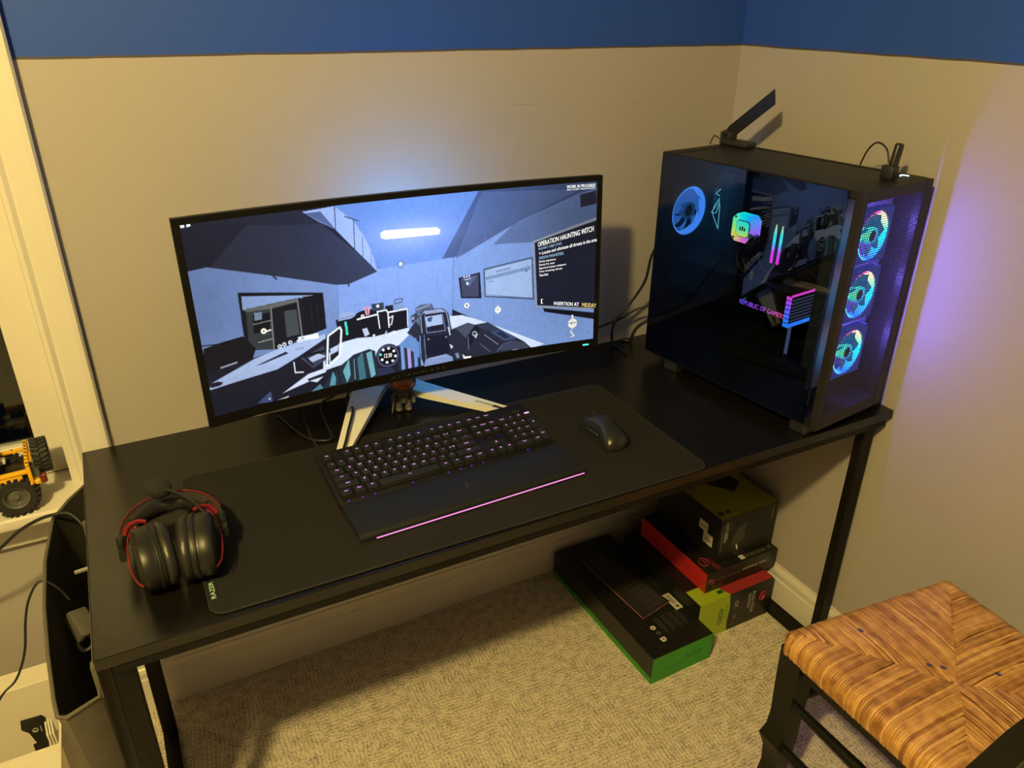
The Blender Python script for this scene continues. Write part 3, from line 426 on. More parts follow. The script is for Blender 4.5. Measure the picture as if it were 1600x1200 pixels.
# three-headed mark on the rest, built from short strokes
lg = MB()
for k in range(3):
    a = math.pi/2+k*2*math.pi/3
    lg.ring(spline([(.003*math.cos(a),-.052+.003*math.sin(a),.0182),(.007*math.cos(a+.4),-.052+.007*math.sin(a+.4),.0181),(.010*math.cos(a-.1),-.052+.010*math.sin(a-.1),.0181)],4), .0007, 5)
lg.build('emblem', M('emblem_grey',(.05,.05,.05),.4), REST)
U = .01916; KX0 = -W2+.0062
rows = [
 [(0,1.25,'Ctrl'),(1.25,1.25,'Win'),(2.5,1.25,'Alt'),(3.75,6.25,'--'),(10,1.25,'Alt'),(11.25,1.25,'Fn'),(12.5,1.25,'Menu'),(13.75,1.25,'Ctrl'),(15.25,1,'<'),(16.25,1,'v'),(17.25,1,'>'),(18.5,2,'0 Ins'),(20.5,1,'. Del')],
 [(0,2.25,'Shift')]+[(2.25+i,1,c) for i,c in enumerate('ZXCVBNM')]+[(9.25,1,', <'),(10.25,1,'. >'),(11.25,1,'/ ?'),(12.25,2.75,'Shift'),(16.25,1,'^'),(18.5,1,'1'),(19.5,1,'2 v'),(20.5,1,'3')],
 [(0,1.75,'Caps')]+[(1.75+i,1,c) for i,c in enumerate('ASDFGHJKL')]+[(10.75,1,'; :'),(11.75,1,"' \""),(12.75,2.25,'Enter'),(18.5,1,'4 <'),(19.5,1,'5'),(20.5,1,'6 >')],
 [(0,1.5,'Tab')]+[(1.5+i,1,c) for i,c in enumerate('QWERTYUIOP')]+[(11.5,1,'[ {'),(12.5,1,'] }'),(13.5,1.5,'\\ |'),(15.25,1,'Del'),(16.25,1,'End'),(17.25,1,'PgDn'),(18.5,1,'7'),(19.5,1,'8 ^'),(20.5,1,'9')],
 [(0,1,'` ~')]+[(1+i,1,c) for i,c in enumerate(('1 !','2 @','3 #','4 $','5 %','6 ^','7 &','8 *','9 (','0 )','- _','= +'))]+[(13,2,'Back'),(15.25,1,'Ins'),(16.25,1,'Home'),(17.25,1,'PgUp'),(18.5,1,'Num'),(19.5,1,'/'),(20.5,1,'*'),(21.5,1,'-')],
 [(0,1,'Esc')]+[(2+i,1,'F%d'%(i+1)) for i in range(4)]+[(6.5+i,1,'F%d'%(i+5)) for i in range(4)]+[(11+i,1,'F%d'%(i+9)) for i in range(4)]+[(15.25,1,'PrSc'),(16.25,1,'ScrL'),(17.25,1,'Paus')],
]
keycache = {}
def key_mesh(wu, hu):
    if (wu,hu) not in keycache:
        hx, hy = wu*U/2-.0006, hu*U/2-.0006; tx, ty, H_ = hx-.0021, hy-.0021, .0092
        mb = MB(); r = .0012
        base = [(-hx,-hy,0),(hx,-hy,0),(hx,hy,0),(-hx,hy,0)]; top = []
        for sx, sy in ((-1,-1),(1,-1),(1,1),(-1,1)): top += [(sx*tx,sy*ty+.0006,H_-.0008)]
        top2 = [(x*(1-.0011/tx),(y-.0006)*(1-.0011/ty)+.0006,H_) for x,y,z in top]
        v = base+top+top2; f = [(3,2,1,0),(8,9,10,11)]+[(i,(i+1)%4,4+(i+1)%4,4+i) for i in range(4)]+[(4+i,4+(i+1)%4,8+(i+1)%4,8+i) for i in range(4)]
        keycache[(wu,hu)] = mb.add(v,f).mesh('key', KEYM, 25)
    return keycache[(wu,hu)]
legcache = {}
def legend_mesh(s, wu):
    if s not in legcache:
        v, f, asp = text_geo(s); h = .0042 if len(s) == 1 else .0031; w_ = min(h*asp, .0105 if len(s) < 5 else .012)
        if s == '--': h = .0008; w_ = .006
        mb = MB().add([(-w_/2+x*w_, .0006+y*h, 0) for x,y in v], f); legcache[s] = mb.mesh('legend', PINK)
    return legcache[s]
PLZ = .0115
def add_key(x, row, wu, s, hu=1):
    ro = row+(.25 if row == 5 else 0); cy = .0062+U*(ro+hu/2)+.004
    k = put('key', key_mesh(wu,hu), KB, KT @ Vector((KX0+U*(x+wu/2), cy, PLZ+.0022+ (0.0012 if row > 3 else 0))), KT.to_euler())
    put('legend', legend_mesh(s, wu), k, (0,0,.00935))
for r_, row in enumerate(rows):
    for x, wu, s in row: add_key(x, r_, wu, s)
add_key(21.5, 0, 1, 'Entr', 2); add_key(21.5, 2, 1, '+', 2)
ug = MB()
for x in (.6,1.9,3.1,6.9,10.6,11.9,13.1,14.4,19.5): ug.add([KT @ Vector(p) for p in ((KX0+U*x-.002,.0040,PLZ+.0006),(KX0+U*x+.002,.0040,PLZ+.0006),(KX0+U*x+.0016,.0095,PLZ+.0006),(KX0+U*x-.0016,.0095,PLZ+.0006))], [(0,1,2,3)])
for x in (15.75,16.75,17.75,1.0,20.0): ug.add([KT @ Vector((KX0+U*x+dx,.0062+U*dy+.004,PLZ+.0005)) for dx,dy in ((-.006,3.02),(.006,3.02),(.006,2.97),(-.006,2.97))], [(0,1,2,3)])
ug.build('underglow', PURP, KB, label='faint purple light under the keys')
mk = MB()
for k in range(3): mk.lathe([(.0001,.0008),(.0045,.0008),(.0045,0),(.0001,0)], 14, KT @ T3((KX0+U*(18.9+k*.95),.0062+U*5.75+.004,PLZ)))
mk.build('media_key', KEYM, KB)
mn = MB(); a_ = [math.radians(120+12*k) for k in range(16)]
pm = [(.0045*math.cos(t),.0045*math.sin(t)) for t in a_]+[(.0045*math.cos(t)*.75+.0012,.0045*math.sin(t)*.9) for t in a_[::-1]]
mn.add([KT @ Vector((KX0+U*21.0+x,.0062+U*5.75+.004+y,PLZ+.004)) for x,y in pm], [tuple(range(len(pm)))]); mn.lathe([(.0001,.004),(.0013,.004),(.0001,.0041)],8,KT @ T3((KX0+U*21.75,.0062+U*5.75+.004,PLZ)))
mn.build('volume_wheel_light', E('wheel_glow',(1,.62,.95),1.6), KB, label='bright crescent light at the volume wheel')
KNOB = MB().cyl(KT @ Vector((KX0+U*20.7,.0062+U*5.75+.004,PLZ+.002)), KT @ Vector((KX0+U*21.9,.0062+U*5.75+.004,PLZ+.002)), .0052, n=18).build('volume_wheel', KEYM, KB, 40)
# ================================================================== mouse
ms = thing('computer_mouse', 'black ergonomic cordless mouse on the desk mat', 'mouse', (-.647,-.441,PZ), (0,0,.06))
mb = MB(); NS = 22; NA = 20; v = []; L_ = .126
for k in range(NS+1):
    t = k/NS; y = L_/2-L_*t; e = (1-(2*t-1)**6)**.5 if 0 < t < 1 else .02
    w_ = (.0285+.0065*math.cos(math.pi*(t-.05)*2.0)*.5+.004*t)*max(e,.02); h = (.020+.020*math.sin(math.pi*min(1,t*.86+.10))**1.2)*max(e,.05)**.8
    cx = .003*math.sin(math.pi*t*1.4)
    for j in range(NA):
        a = 2*math.pi*j/NA; x = math.cos(a); z = math.sin(a); xx = math.copysign(abs(x)**.8,x)*w_*(1 if z > 0 else .94)+cx; zz = (z**.9*h if z > 0 else -abs(z)**.5*.0)
        v.append((xx,y,.003+max(zz,0)+(.004 if abs(x) > .6 and z > 0 else 0)*0))
f = []
for k in range(NS):
    for j in range(NA): f.append((k*NA+j,k*NA+(j+1)%NA,(k+1)*NA+(j+1)%NA,(k+1)*NA+j))
f += [tuple(range(NA)), tuple(NS*NA+j for j in range(NA-1,-1,-1))]
MOUSEM = M('mouse_black',(.013,.013,.014),.33)
mb.add(v,f); SHELL = mb.build('shell', MOUSEM, ms, 60)
MB().ring([(0,.052,.024),(0,.028,.038)], .0005, 5).ring(spline([(-.028,.030,.026),(-.0305,.010,.028),(-.029,-.02,.028)],5), .0006, 5).build('button_seam', M('seam_black',(.003,.003,.003),.6), SHELL)
MB().cyl((-.0032,.036,.031),(.0032,.036,.031),.0085,n=20).build('scroll_wheel', M('rubber',(.006,.006,.006),.8), ms, 40)
MB().rbox((-.0325,.0,.0205),(-.0295,.018,.0245),.001,1).rbox((-.0325,-.021,.0205),(-.0295,-.003,.0245),.001,1).build('side_button', MOUSEM, ms)
MB().prism([(x,y) for x,y in rrect(.05,.10,.02)], 0, .0031).build('skates', M('skate',(.02,.02,.02),.5), ms)
# ================================================================== desktop computer
PW, PD, PH, FZ = .2294, .4815, .4812, .025
PCL, PCY = (-.2710,-.6316,DZ), .1312
pc = thing('computer_tower', 'black computer tower with glass side, mesh front and rainbow fans', 'computer', PCL, (0,0,PCY))
CASE = M('case_black', (.0085,.008,.0095), .5, bump=(700,.08), spec=.3); CASEF = M('case_front_black', (.013,.0115,.013), .5, spec=.3)
INN = M('case_inner_black', (.006,.006,.007), .55)
z0, z1 = FZ, FZ+PH
cs = MB()
cs.rbox((.003,.003,z0),(PW,PD,z0+.012),.0015,1); cs.box((PW-.004,.004,z0+.012),(PW,PD,z1-.014)); cs.box((.004,PD-.004,z0+.012),(PW-.004,PD,z1-.014))
cs.box((.0,PD-.012,z0+.012),(.004,PD,z1-.014)); cs.box((0,.004,z0),(.004,PD,z0+.018)); cs.box((0,.004,z1-.016),(.004,PD,z1-.014))
cs.build('case_shell', CASE, pc)
tp = MB(); a0, a1, b0, b1 = .014, PW-.014, .052, PD-.03
tp.rbox((0,0,z1-.014),(PW,b0,z1),.0012,1); tp.rbox((0,b1,z1-.014),(PW,PD,z1),.0012,1); tp.rbox((0,b0,z1-.014),(a0,b1,z1),.0012,1); tp.rbox((a1,b0,z1-.014),(PW,b1,z1),.0012,1)
TOP = tp.build('top_frame', CASE, pc)
def dots_mat(name, c0, c1, sc):
    m = bpy.data.materials.new(name); m.use_nodes = True; nt = m.node_tree; b = nt.nodes['Principled BSDF']; vo = nt.nodes.new('ShaderNodeTexVoronoi'); vo.inputs['Scale'].default_value = sc; vo.inputs['Randomness'].default_value = .1
    tc = nt.nodes.new('ShaderNodeTexCoord'); rp = nt.nodes.new('ShaderNodeValToRGB'); rp.color_ramp.elements[0].position = .3; rp.color_ramp.elements[0].color = (*c0,1); rp.color_ramp.elements[1].position = .5; rp.color_ramp.elements[1].color = (*c1,1)
    nt.links.new(tc.outputs['Object'], vo.inputs[0]); nt.links.new(vo.outputs[0], rp.inputs[0]); nt.links.new(rp.outputs[0], b.inputs['Base Color']); b.inputs['Roughness'].default_value = .55; return m
MB().box((a0,b0,z1-.008),(a1,b1,z1-.0015)).build('top_vent', dots_mat('vent_mesh',(.004,.004,.004),(.018,.0175,.018),420), TOP)
MB().ring([(PW-.030+.008*math.cos(t),.030+.008*math.sin(t),z1+.0006) for t in [math.radians(-40+13*k) for k in range(16)]], .0011, 6).build('power_button_light', E('button_white',(.75,.92,1),2.4), TOP, label='white glowing ring of the power button')
for x, y in ((.025,.03),(PW-.025,.03),(.025,PD-.085),(PW-.025,PD-.085)):
    ft = MB().rbox((x-.022,y-.02,0),(x+.022,y+.02,z0+.001),.002,1).build('foot', black, pc)
    MB().box((x-.0222,y-.018,.004),(x-.0212,y-.014,.018)).build('foot_trim', M('foot_metal',(.35,.30,.22),.35,1), ft)
# glass side
MB().box((-.0035,.014,z0+.004),(-.0002,PD-.004,z1-.002)).build('glass_panel', glass_mat('tinted_glass',(.50,.54,.58),0,1.52), pc, label='tinted glass side panel')
# front frame and perforated sheet
m0, m1, n0, n1 = .017, .203, z0+.022, z0+.460
fr = MB()
fr.rbox((0,-.014,z0-.004),(m0,.0025,z1-.0005),.0015,1); fr.rbox((m1,-.014,z0-.004),(PW,.0025,z1-.0005),.0015,1); fr.rbox((m0,-.014,n1),(m1,.0025,z1-.0005),.001,1); fr.rbox((m0,-.014,z0-.004),(m1,.0025,n0),.001,1)
FRONT = fr.build('front_panel', CASEF, pc)
pf = MB(); nx, nz = 30, 96; dx = (m1-m0)/nx; dz = (n1-n0)/nz; v = []; f = []
for j in range(nz):
    for i in range(nx):
        ox = (.5*dx if j % 2 else 0); cx = m0+dx*(i+.5)+ox*(1 if i < nx-1 else 0)*.999; cz = n0+dz*(j+.5); k = len(v); w_ = dx/2; h_ = dz/2
        o8 = [(-w_,-h_),(w_,-h_),(w_,h_),(-w_,h_)]; i8 = [(-w_*.70,-h_*.66),(w_*.70,-h_*.66),(w_*.70,h_*.66),(-w_*.70,h_*.66)]
        v += [(cx+a,-.0132,cz+b) for a,b in o8]+[(cx+a,-.0132,cz+b) for a,b in i8]; f += [(k+q,k+(q+1)%4,k+4+(q+1)%4,k+4+q) for q in range(4)]
pf.add(v,f); pf.build('front_mesh', M('mesh_black',(.016,.015,.016),.45), FRONT, label='perforated black front sheet')
# fans
def fan(name, loc, rot, ringm, bladem, hubm, framem, lab=None):
    """fan lying in its own xz plane, airflow along y"""
    o = MB(); Rf = .06
    sq = [(-Rf,-Rf),(Rf,-Rf),(Rf,Rf),(-Rf,Rf)]; n = 40; cir = [(.0565*math.cos(2*math.pi*k/n),.0565*math.sin(2*math.pi*k/n)) for k in range(n)]
    def edge(a):
        c_, s_ = math.cos(a), math.sin(a); q = Rf/max(abs(c_),abs(s_)); return (q*c_, q*s_)
    out = [edge(2*math.pi*k/n) for k in range(n)]; v = []; f = []
    for y in (-.0125,.0125):
        v += [(x,y,z) for x,z in out]+[(x,y,z) for x,z in cir]
    for k in range(n):
        k2 = (k+1)%n; f += [(k,k2,n+k2,n+k),(2*n+k,3*n+k,3*n+k2,2*n+k2),(k,2*n+k,2*n+k2,k2),(n+k,n+k2,3*n+k2,3*n+k)]
    o.add(v,f); root = o.build(name, framem, pc, loc=loc, rot=rot, label=lab)
    MB().lathe([(.0505,-.009),(.056,-.009),(.056,.009),(.0505,.009)], 48, Matrix.Rotation(math.pi/2,4,'X'), close=True).build('light_ring', ringm, root, 40)
    proto = None
    for k in range(7):
        if proto is None:
            b = MB(); v = []; N_ = 6
            for i in range(N_+1):
                r = .019+.031*i/N_; a = .55*(i/N_)**1.2
                for s_ in (-1,1): v.append((r*math.cos(a+s_*.40), s_*.006, r*math.sin(a+s_*.40)))
            b.add(v,[(2*i,2*i+1,2*i+3,2*i+2) for i in range(N_)]); proto = b.mesh('blade', bladem)
        put('blade', proto, root, (0,0,0), (0,-2*math.pi*k/7,0))
    MB().lathe([(.013,-.0115),(.0195,-.0115),(.0195,.010),(.013,.010)], 28, Matrix.Rotation(math.pi/2,4,'X'), close=True).build('hub', hubm, root, 40); MB().cyl((0,-.009,0),(0,.009,0),.0128,n=24).build('hub_cap', M('hub_dark',(.02,.03,.06),.3), root, 40)
    return root
c_ = lambda *a: srgb(*a)
RAIN = [(0,(.15,.9,.45)),(.12,(.1,.7,.9)),(.25,(.02,.1,1)),(.38,(.02,.35,1)),(.5,(0,.8,.9)),(.57,(.3,1,.4)),(.63,(.9,.85,.35)),(.68,(1,.6,.45)),(.73,(1,.06,.40)),(.86,(1,.05,.5)),(.93,(.2,.15,1)),(1,(.15,.9,.45))]
RINGM = Egrad('fan_ring_leds','angle_y',-math.pi,math.pi,RAIN,FAN_POWER)
BLADEM = Egrad('fan_blade_glow','angle_y',-math.pi,math.pi,[(p,tuple(.35*q+.65*w_ for q,w_ in zip(c,(.02,.10,.95)))) for p,c in RAIN],FAN_POWER*.14)
HUBM = Egrad('fan_hub_glow','angle_y',-math.pi,math.pi,[(0,(.1,.9,.5)),(.25,(.03,.2,.9)),(.5,(.05,.5,1)),(.75,(.05,.7,.8)),(1,(.1,.9,.5))],FAN_POWER*.4)
SHRM = M('frosted_shroud_blue_glow',(.05,.07,.16),.5,em=(.03,.10,.95),es=.30)  # blue glow behind the mesh put into the fan frames as emission
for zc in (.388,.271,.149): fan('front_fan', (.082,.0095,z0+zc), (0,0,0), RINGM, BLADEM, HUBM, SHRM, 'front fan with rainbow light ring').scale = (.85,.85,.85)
for zc in (.388,.271,.149):
    ll = bpy.data.lights.new('fan_led','POINT'); ll.energy = LED_POWER; ll.color = (.17,.12,1.0); ll.shadow_soft_size = .004
    lo_ = bpy.data.objects.new('fan_led', ll); C.objects.link(lo_); lo_.parent = pc; lo_.location = (.150,.005,z0+zc)
BLUE = E('rear_fan_blue',(.07,.30,1.0),2.6); BLUE2 = E('rear_fan_blade_blue',(.05,.22,.75),1.5)
MB().box((.034,.042,z0+.06),(.200,.068,z0+.455)).build('radiator', M('radiator_grey',(.10,.10,.13),.5,bump=(900,.8)), pc)
fan('rear_fan', (.072,PD-.020,z0+.345), (0,0,math.pi), BLUE, BLUE2, M('fan_hub_steel_glow',(.12,.20,.35),.3,.6,em=(.03,.15,.45),es=.5), black, 'rear fan lit blue')  # hub steel glows by itself in place of the blue ring light on it
# inside
BX = PW-.018
ib = MB().box((BX,.06,z0+.105),(PW-.0045,PD-.0045,z0+.45)); ib.build('motherboard_tray', INN, pc)
MBD = M('motherboard_black',(.012,.016,.022),.45,noise=(60,.5))
br = MB().box((BX-.004,.16,z0+.13),(BX-.0002,PD-.006,z0+.44)).build('motherboard', MBD, pc)
MB().rbox((BX-.040,PD-.055,z0+.285),(BX-.0045,PD-.030,z0+.435),.003,1).rbox((BX-.032,.27,z0+.405),(BX-.0045,PD-.060,z0+.432),.003,1).rbox((BX-.016,.20,z0+.235),(BX-.0045,.40,z0+.262),.002,1).rbox((BX-.014,.165,z0+.14),(BX-.0045,.30,z0+.17),.002,1).build('heatsink', M('heatsink_grey',(.02,.024,.03),.35,.5), br)
lgp = MB(); CY = E('logo_cyan',(.22,.75,.80),1.8); xL = BX-.0415
def strk(pts, r=.0009): lgp.ring([(xL,y,z) for y,z in pts], r, 5)
yb_, zb_ = .4435, z0+.290
strk([(yb_-.002,zb_+.0),(yb_+.024,zb_+.038)]); strk([(yb_-.002,zb_),(yb_+.001,zb_+.058)])
strk([(yb_+.021,zb_+.034),(yb_+.017,zb_+.052),(yb_+.005,zb_+.072),(yb_+.003,zb_+.058),(yb_+.010,zb_+.036),(yb_+.021,zb_+.034)],.0011); strk([(yb_+.017,zb_+.044),(yb_+.006,zb_+.062)],.0008); strk([(yb_+.005,zb_+.078),(yb_+.016,zb_+.082),(yb_+.004,zb_+.094)],.0013)
for k in range(6): lgp.ball((xL,yb_+.020,zb_+.060+.006*k),.0009,6,4); lgp.ball((xL,yb_+.015,zb_+.068+.005*k),.0008,6,4)
lgp.build('board_logo', CY, br, label='cyan gaming eye logo')
# pump head
PX, PY_, PZc = .128, .318, z0+.327
oc = lambda r, c: [(-r,-r+c),(-r+c,-r),(r-c,-r),(r,-r+c),(r,r-c),(r-c,r),(-r+c,r),(-r,r-c)]
mx_ = Matrix(((0,0,1,0),(1,0,0,0),(0,1,0,0),(0,0,0,1)))
PUMPM = Egrad('pump_leds','angle_x',-math.pi,math.pi,[(0,(.35,.2,1)),(.12,(.7,.15,.9)),(.25,(1,.2,.55)),(.38,(1,.75,.1)),(.55,(.25,1,.25)),(.7,(0,.95,.75)),(.85,(.02,.45,1)),(1,(.35,.2,1))],2.8)
pu = MB().prism(oc(.031,.011), -.022, .0, mx_).build('pump_head', PUMPM, pc, loc=(PX,PY_,PZc), label='octagonal pump head glowing in rainbow colours')
MB().prism(oc(.0185,.006), -.0235, -.022, mx_).build('pump_rim', E('pump_rim',(.03,.10,.12),.6), pu)
MB().prism(oc(.0168,.005), -.0248, -.0236, mx_).build('pump_plate', Egrad('pump_plate','z',-.017,.017,[(0,(.75,.95,.1)),(.5,(.1,1,.45)),(1,(.05,.9,.8))],2.6), pu)
sl = MB()
for k, (h0, h1) in enumerate(((.001,.007),(-.001,.009),(.0,.006))):
    y = .006-.006*k; sl.add([(-.0252,y+.002,-.004),(-.0252,y-.002,-.004),(-.0252,y-.003,h1-.004),(-.0252,y+.0005,h1-.002)],[(0,1,2,3)])
sl.build('pump_logo', M('pump_logo_dark',(.02,.05,.06),.5), pu)
MB().ball((-.0222,.023,-.023),.0026,8,6).ball((-.0222,-.023,-.023),.0026,8,6).ball((-.0222,.023,.023),.0026,8,6).build('pump_screw', black, pu)
MB().box((.0002,-.03,-.03),(BX-PX-.0045,.03,.03)).build('pump_base', black, pu)
# memory
RAMM = Egrad('memory_leds','z',-.04,.04,[(0,(1,.02,.75)),(.35,(.75,.05,.9)),(.5,(.1,.45,.95)),(.62,(.02,.85,.85)),(.8,(.05,.75,.70)),(1,(.5,.85,.35))],3.0)
for y in (.250,.2335):
    rm = MB().box((.1335,y-.003,z0+.262),(BX-.0045,y+.003,z0+.348)).build('memory_stick', black, pc)
    lb = MB(); lb.prism([(-.0028,-.04),(.0028,-.04),(.0028,.026),(0,.046),(-.0028,.026)], -.0015,.0015, mx_); lb.build('memory_light', RAMM, rm, loc=(.1315,y,z0+.302))
# tubes
TB = M('tube_black',(.010,.010,.012),.4)
for dy, dz_ in ((0,0),(.016,-.006)):
    MB().ring(spline([(PX-.015,PY_-.034+dy,PZc-.012),(.085,.262+dy,z0+.315+dz_),(.068,.278+dy,z0+.278+dz_),(.070,.245+dy,z0+.249+dz_),(.082,.185+dy*.3,z0+.256+dz_),(.10,.120+dy*.3,z0+.30+dz_),(.12,.07,z0+.385+dz_*2)],8), .0062, 12).build('coolant_tube', TB, pc, 60)
MB().ring(spline([(.060,.235,z0+.30),(.062,.222,z0+.272),(.075,.213,z0+.262)],5), .0015, 6).build('tube_label_tie', M('tie_grey',(.3,.32,.36),.5), pc)
for k, pth in enumerate(([(.150,.20,z0+.36),(.10,.13,z0+.28),(.12,.05,z0+.25)],[(.155,.19,z0+.30),(.11,.12,z0+.255),(.15,.055,z0+.235)],[(.16,.13,z0+.24),(.12,.09,z0+.30),(.15,.07,z0+.40)],[(.06,.22,z0+.243),(.10,.14,z0+.245),(.17,.10,z0+.26)])): MB().ring(spline(pth,7), .0026, 8).build('inner_cable', TB, pc, 60)
# graphics card
GX0, GX1, GY0, GY1, GZ0, GZ1 = .040, BX-.006, .122, PD-.012, z0+.168, z0+.243
gp = MB().rbox((GX0,GY0,GZ0),(GX1,GY1,GZ1),.003,1).build('graphics_card', M('card_black',(.007,.008,.010),.35), pc, label='thick black graphics card')
MB().box((GX0+.002,GY0+.004,GZ1+.0002),(GX1-.002,GY1-.006,GZ1+.0018)).box((.066,.35,GZ1+.0018),(.105,.395,GZ1+.0028)).box((.120,.31,GZ1+.0018),(.150,.43,GZ1+.0026)).build('backplate', M('backplate_blue_black',(.020,.030,.042),.35,.4), gp)
MB().box((GX0+.004,GY0+.006,GZ1+.0019),(GX0+.07,GY0+.10,GZ1+.0023)).build('backplate_vent', dots_mat('card_vent',(.002,.002,.003),(.05,.02,.05),300), gp)
tx = MB(); text_on(tx, 'REPUBLIC OF GAMERS', (GX0-.0006,.2475,GZ0+.019), (0,-1,0), (0,0,1), w=.118, h=.0105); 
tx.build('lit_lettering', Egrad('card_text_leds','y',.130,.248,[(0,(1,.08,.25)),(.4,(.65,.08,.75)),(1,(.16,.10,1))],3.2), gp, label='glowing violet and red lettering')
tx = MB(); text_on(tx, 'GEFORCE RTX', (GX0-.0006,.452,GZ0+.016), (0,-1,0), (0,0,1), w=.098, h=.0095); text_on(tx, 'GEFORCE RTX', (.155,.40,GZ1+.0031), (0,-1,0), (1,0,0), w=.09, h=.009)
tx.build('printed_lettering', M('card_print',(.10,.11,.13),.4), gp, label='grey printed lettering')
# card end with light frame and louvres
ef = Egrad('card_frame_leds','z',-.036,.036,[(0,(.02,.25,1)),(.35,(.06,.2,1)),(.6,(.25,.12,1)),(.8,(.6,.08,.95)),(1,(1,.05,.5))],2.8)
ec = MB(); yE = -.0012
ec.box((-.040,yE,.031),(.040,0,.036)); ec.box((-.040,yE,-.036),(.040,0,-.028))
for k in range(7): ec.box((-.0415,-.0012,-.034+.0098*k),(-.0385,.010,-.0265+.0098*k))
eo = ec.build('light_frame', ef, gp, loc=(GX0+.0405,GY0-.0005,(GZ0+GZ1)/2), label='frame of blue, violet and pink light')
for k in range(7): MB().box((-.034,-.0014,-.024+.0075*k),(.038,-.0002,-.0205+.0075*k)).build('louvre', M('louvre_steel_glow',(.22,.25,.32),.35,.7,em=(.12,.15,.25),es=.7), eo)  # steel slats carry the light of the frame as their own emission
MB().cyl((.060,GY0+.004,z0+.106),(.060,GY0+.004,GZ0-.0002),.0036,n=12).build('card_support', M('support_steel_glow',(.55,.58,.65),.25,.8,em=(.10,.13,.28),es=1.2), pc, 40)  # blue light falling on the steel rod is put in as emission
MB().box((.0045,.05,z0+.0125),(PW-.0046,PD-.0046,z0+.1055)).build('power_supply_shroud', INN, pc)
for k in range(3): MB().box((.012+.012*k,.075+.006*k,z0+.1058),(.016+.012*k,.125,z0+.1072)).build('shroud_slot', M('slot_grey',(.03,.035,.06),.4), pc)
# ---- things standing on the case
PM = T3(PCL,(0,0,PCY)); PMW = lambda *p: PM @ Vector(p)
b0 = PMW(.196,.437,z1)
an_ = thing('wifi_antenna', 'folding black blade antenna on a small base on top of the tower', 'antenna', b0, (0,0,PCY))
MB().rbox((-.018,-.040,.0002),(.018,.042,.014),.005,2).rbox((-.012,.014,.012),(.014,.046,.030),.004,2).build('base', M('antenna_grey',(.016,.016,.018),.45), an_, 40)
R3 = Matrix.Rotation(-PCY,3,'Z'); s_ = R3 @ (Vector((-.158,-.185,1.245))-b0); e_ = R3 @ (Vector((-.118,-.250,1.343))-b0)
s_ = Vector((0,.030,.024)); d_ = (e_-s_).normalized(); sd = d_.cross(Vector((.9,.2,.1))).normalized(); sd = Vector((.25,-.95,-.1)); sd = (sd-d_*sd.dot(d_)).normalized(); nn = d_.cross(sd)
v = []
for t, q in ((0,.75),(.12,1),(1,1)):
    for a, b in ((-1,-1),(1,-1),(1,1),(-1,1)):
        ex = Vector((0,0,0)); 
        if t == 1: ex = -d_*(.011*a)*.9
        v.append(s_.lerp(e_,t)+sd*a*.0135*q+nn*b*.0032+ex)
MB().add(v,[(3,2,1,0),(8,9,10,11)]+[(4*k+j,4*k+(j+1)%4,4*k+4+(j+1)%4,4*k+4+j) for k in range(2) for j in range(4)]).build('blade', M('antenna_blade',(.007,.007,.009),.5), an_)
MB().cyl((-.012,.030,.026),(.012,.030,.026),.0085,n=18).build('hinge', black, an_, 40)
MB().ring(spline([(-.008,.044,.010),(-.016,.056,.018),(-.028,.052,.014),(-.038,.050,.001)],5), .0015, 6).build('lead', black, an_)
d0 = PMW(.150,.032,z1)
dg_ = thing('usb_receiver', 'upright black receiver stick in a dock with a looping lead on the tower', 'receiver', d0, (0,0,PCY))
MB().rbox((-.014,-.012,.0002),(.010,.014,.026),.004,2).build('dock', black, dg_, 40)
MB().rbox((-.009,-.006,.012),(.0115,.006,.066),.005,3,T3((0,0,0),(.0,.16,0))).build('stick', M('stick_black',(.012,.011,.012),.4), dg_, 40)
MB().ring(spline([(-.008,.0,.020),(-.004,.014,.052),(.012,.045,.060),(.034,.075,.040),(.052,.096,.006)],8), .0017, 8).build('lead', black, dg_, 60)
# ================================================================== headset
hs = thing('gaming_headset', 'black over-ear headset with red frame lying beside the desk mat edge', 'headset', (-1.466,-.500,PZ), (0,0,-.02))
HB = M('headset_black',(.010,.009,.008),.42,spec=.35); HL = M('headset_leather',(.014,.012,.010),.42,bump=(90,.5)); HR = M('anodised_red',(.20,.012,.013),.35,.3)
def cup(sx):
    A = T3((sx*.004,0,.0475),(0,0,sx*-.10)) @ Matrix.Diagonal((1,1.18,1,1)) @ Matrix.Rotation(sx*math.pi/2,4,'Y')
    pd = MB(); pr = [(.020,.004)]+[(.035+.012*math.cos(t),.011+.011*math.sin(t)) for t in [math.radians(-150+20*k) for k in range(15)]]+[(.022,.018)]
    pd.lathe(pr, 36, A); pd.build('ear_cushion', HL, hs, 60)
    sh = MB().lathe([(.020,.0185),(.046,.0185),(.047,.022),(.047,.027),(.0455,.0285),(.0455,.031),(.0465,.033),(.0458,.046),(.0445,.0495),(.041,.052),(.030,.0535),(.0001,.054)], 36, A); so = sh.build('ear_cup', HB, hs, 35)
    MB().lathe([(.0475,.0235),(.0481,.0245),(.0481,.0255),(.0475,.0265)], 36, A).build('cup_seam', M('seam_dark',(.004,.004,.004),.5), so)
    fk = MB()
    arc = []
    for k in range(17):
        t = math.radians(-8+200*k/16); arc.append(Vector((sx*(.050+.016*math.sin(min(math.pi,t+.1))), .060*math.cos(t), .0475+.012*math.cos(t)+.006)))
    fk.ring(arc, [.0026]*3+[.0014]*14, 8); fk.build('fork', HR, hs, 50, label='thin red metal fork')
    br = MB().ring(spline([(sx*.034,.048,.078),(sx*.046,.052,.080),(sx*.060,.054,.074),(sx*.067,.050,.062)],5),[.0024]*16,8,flat=1.4); br.build('fork_bracket', HR, hs, 40, label='red bracket')
cup(-1); cup(1)
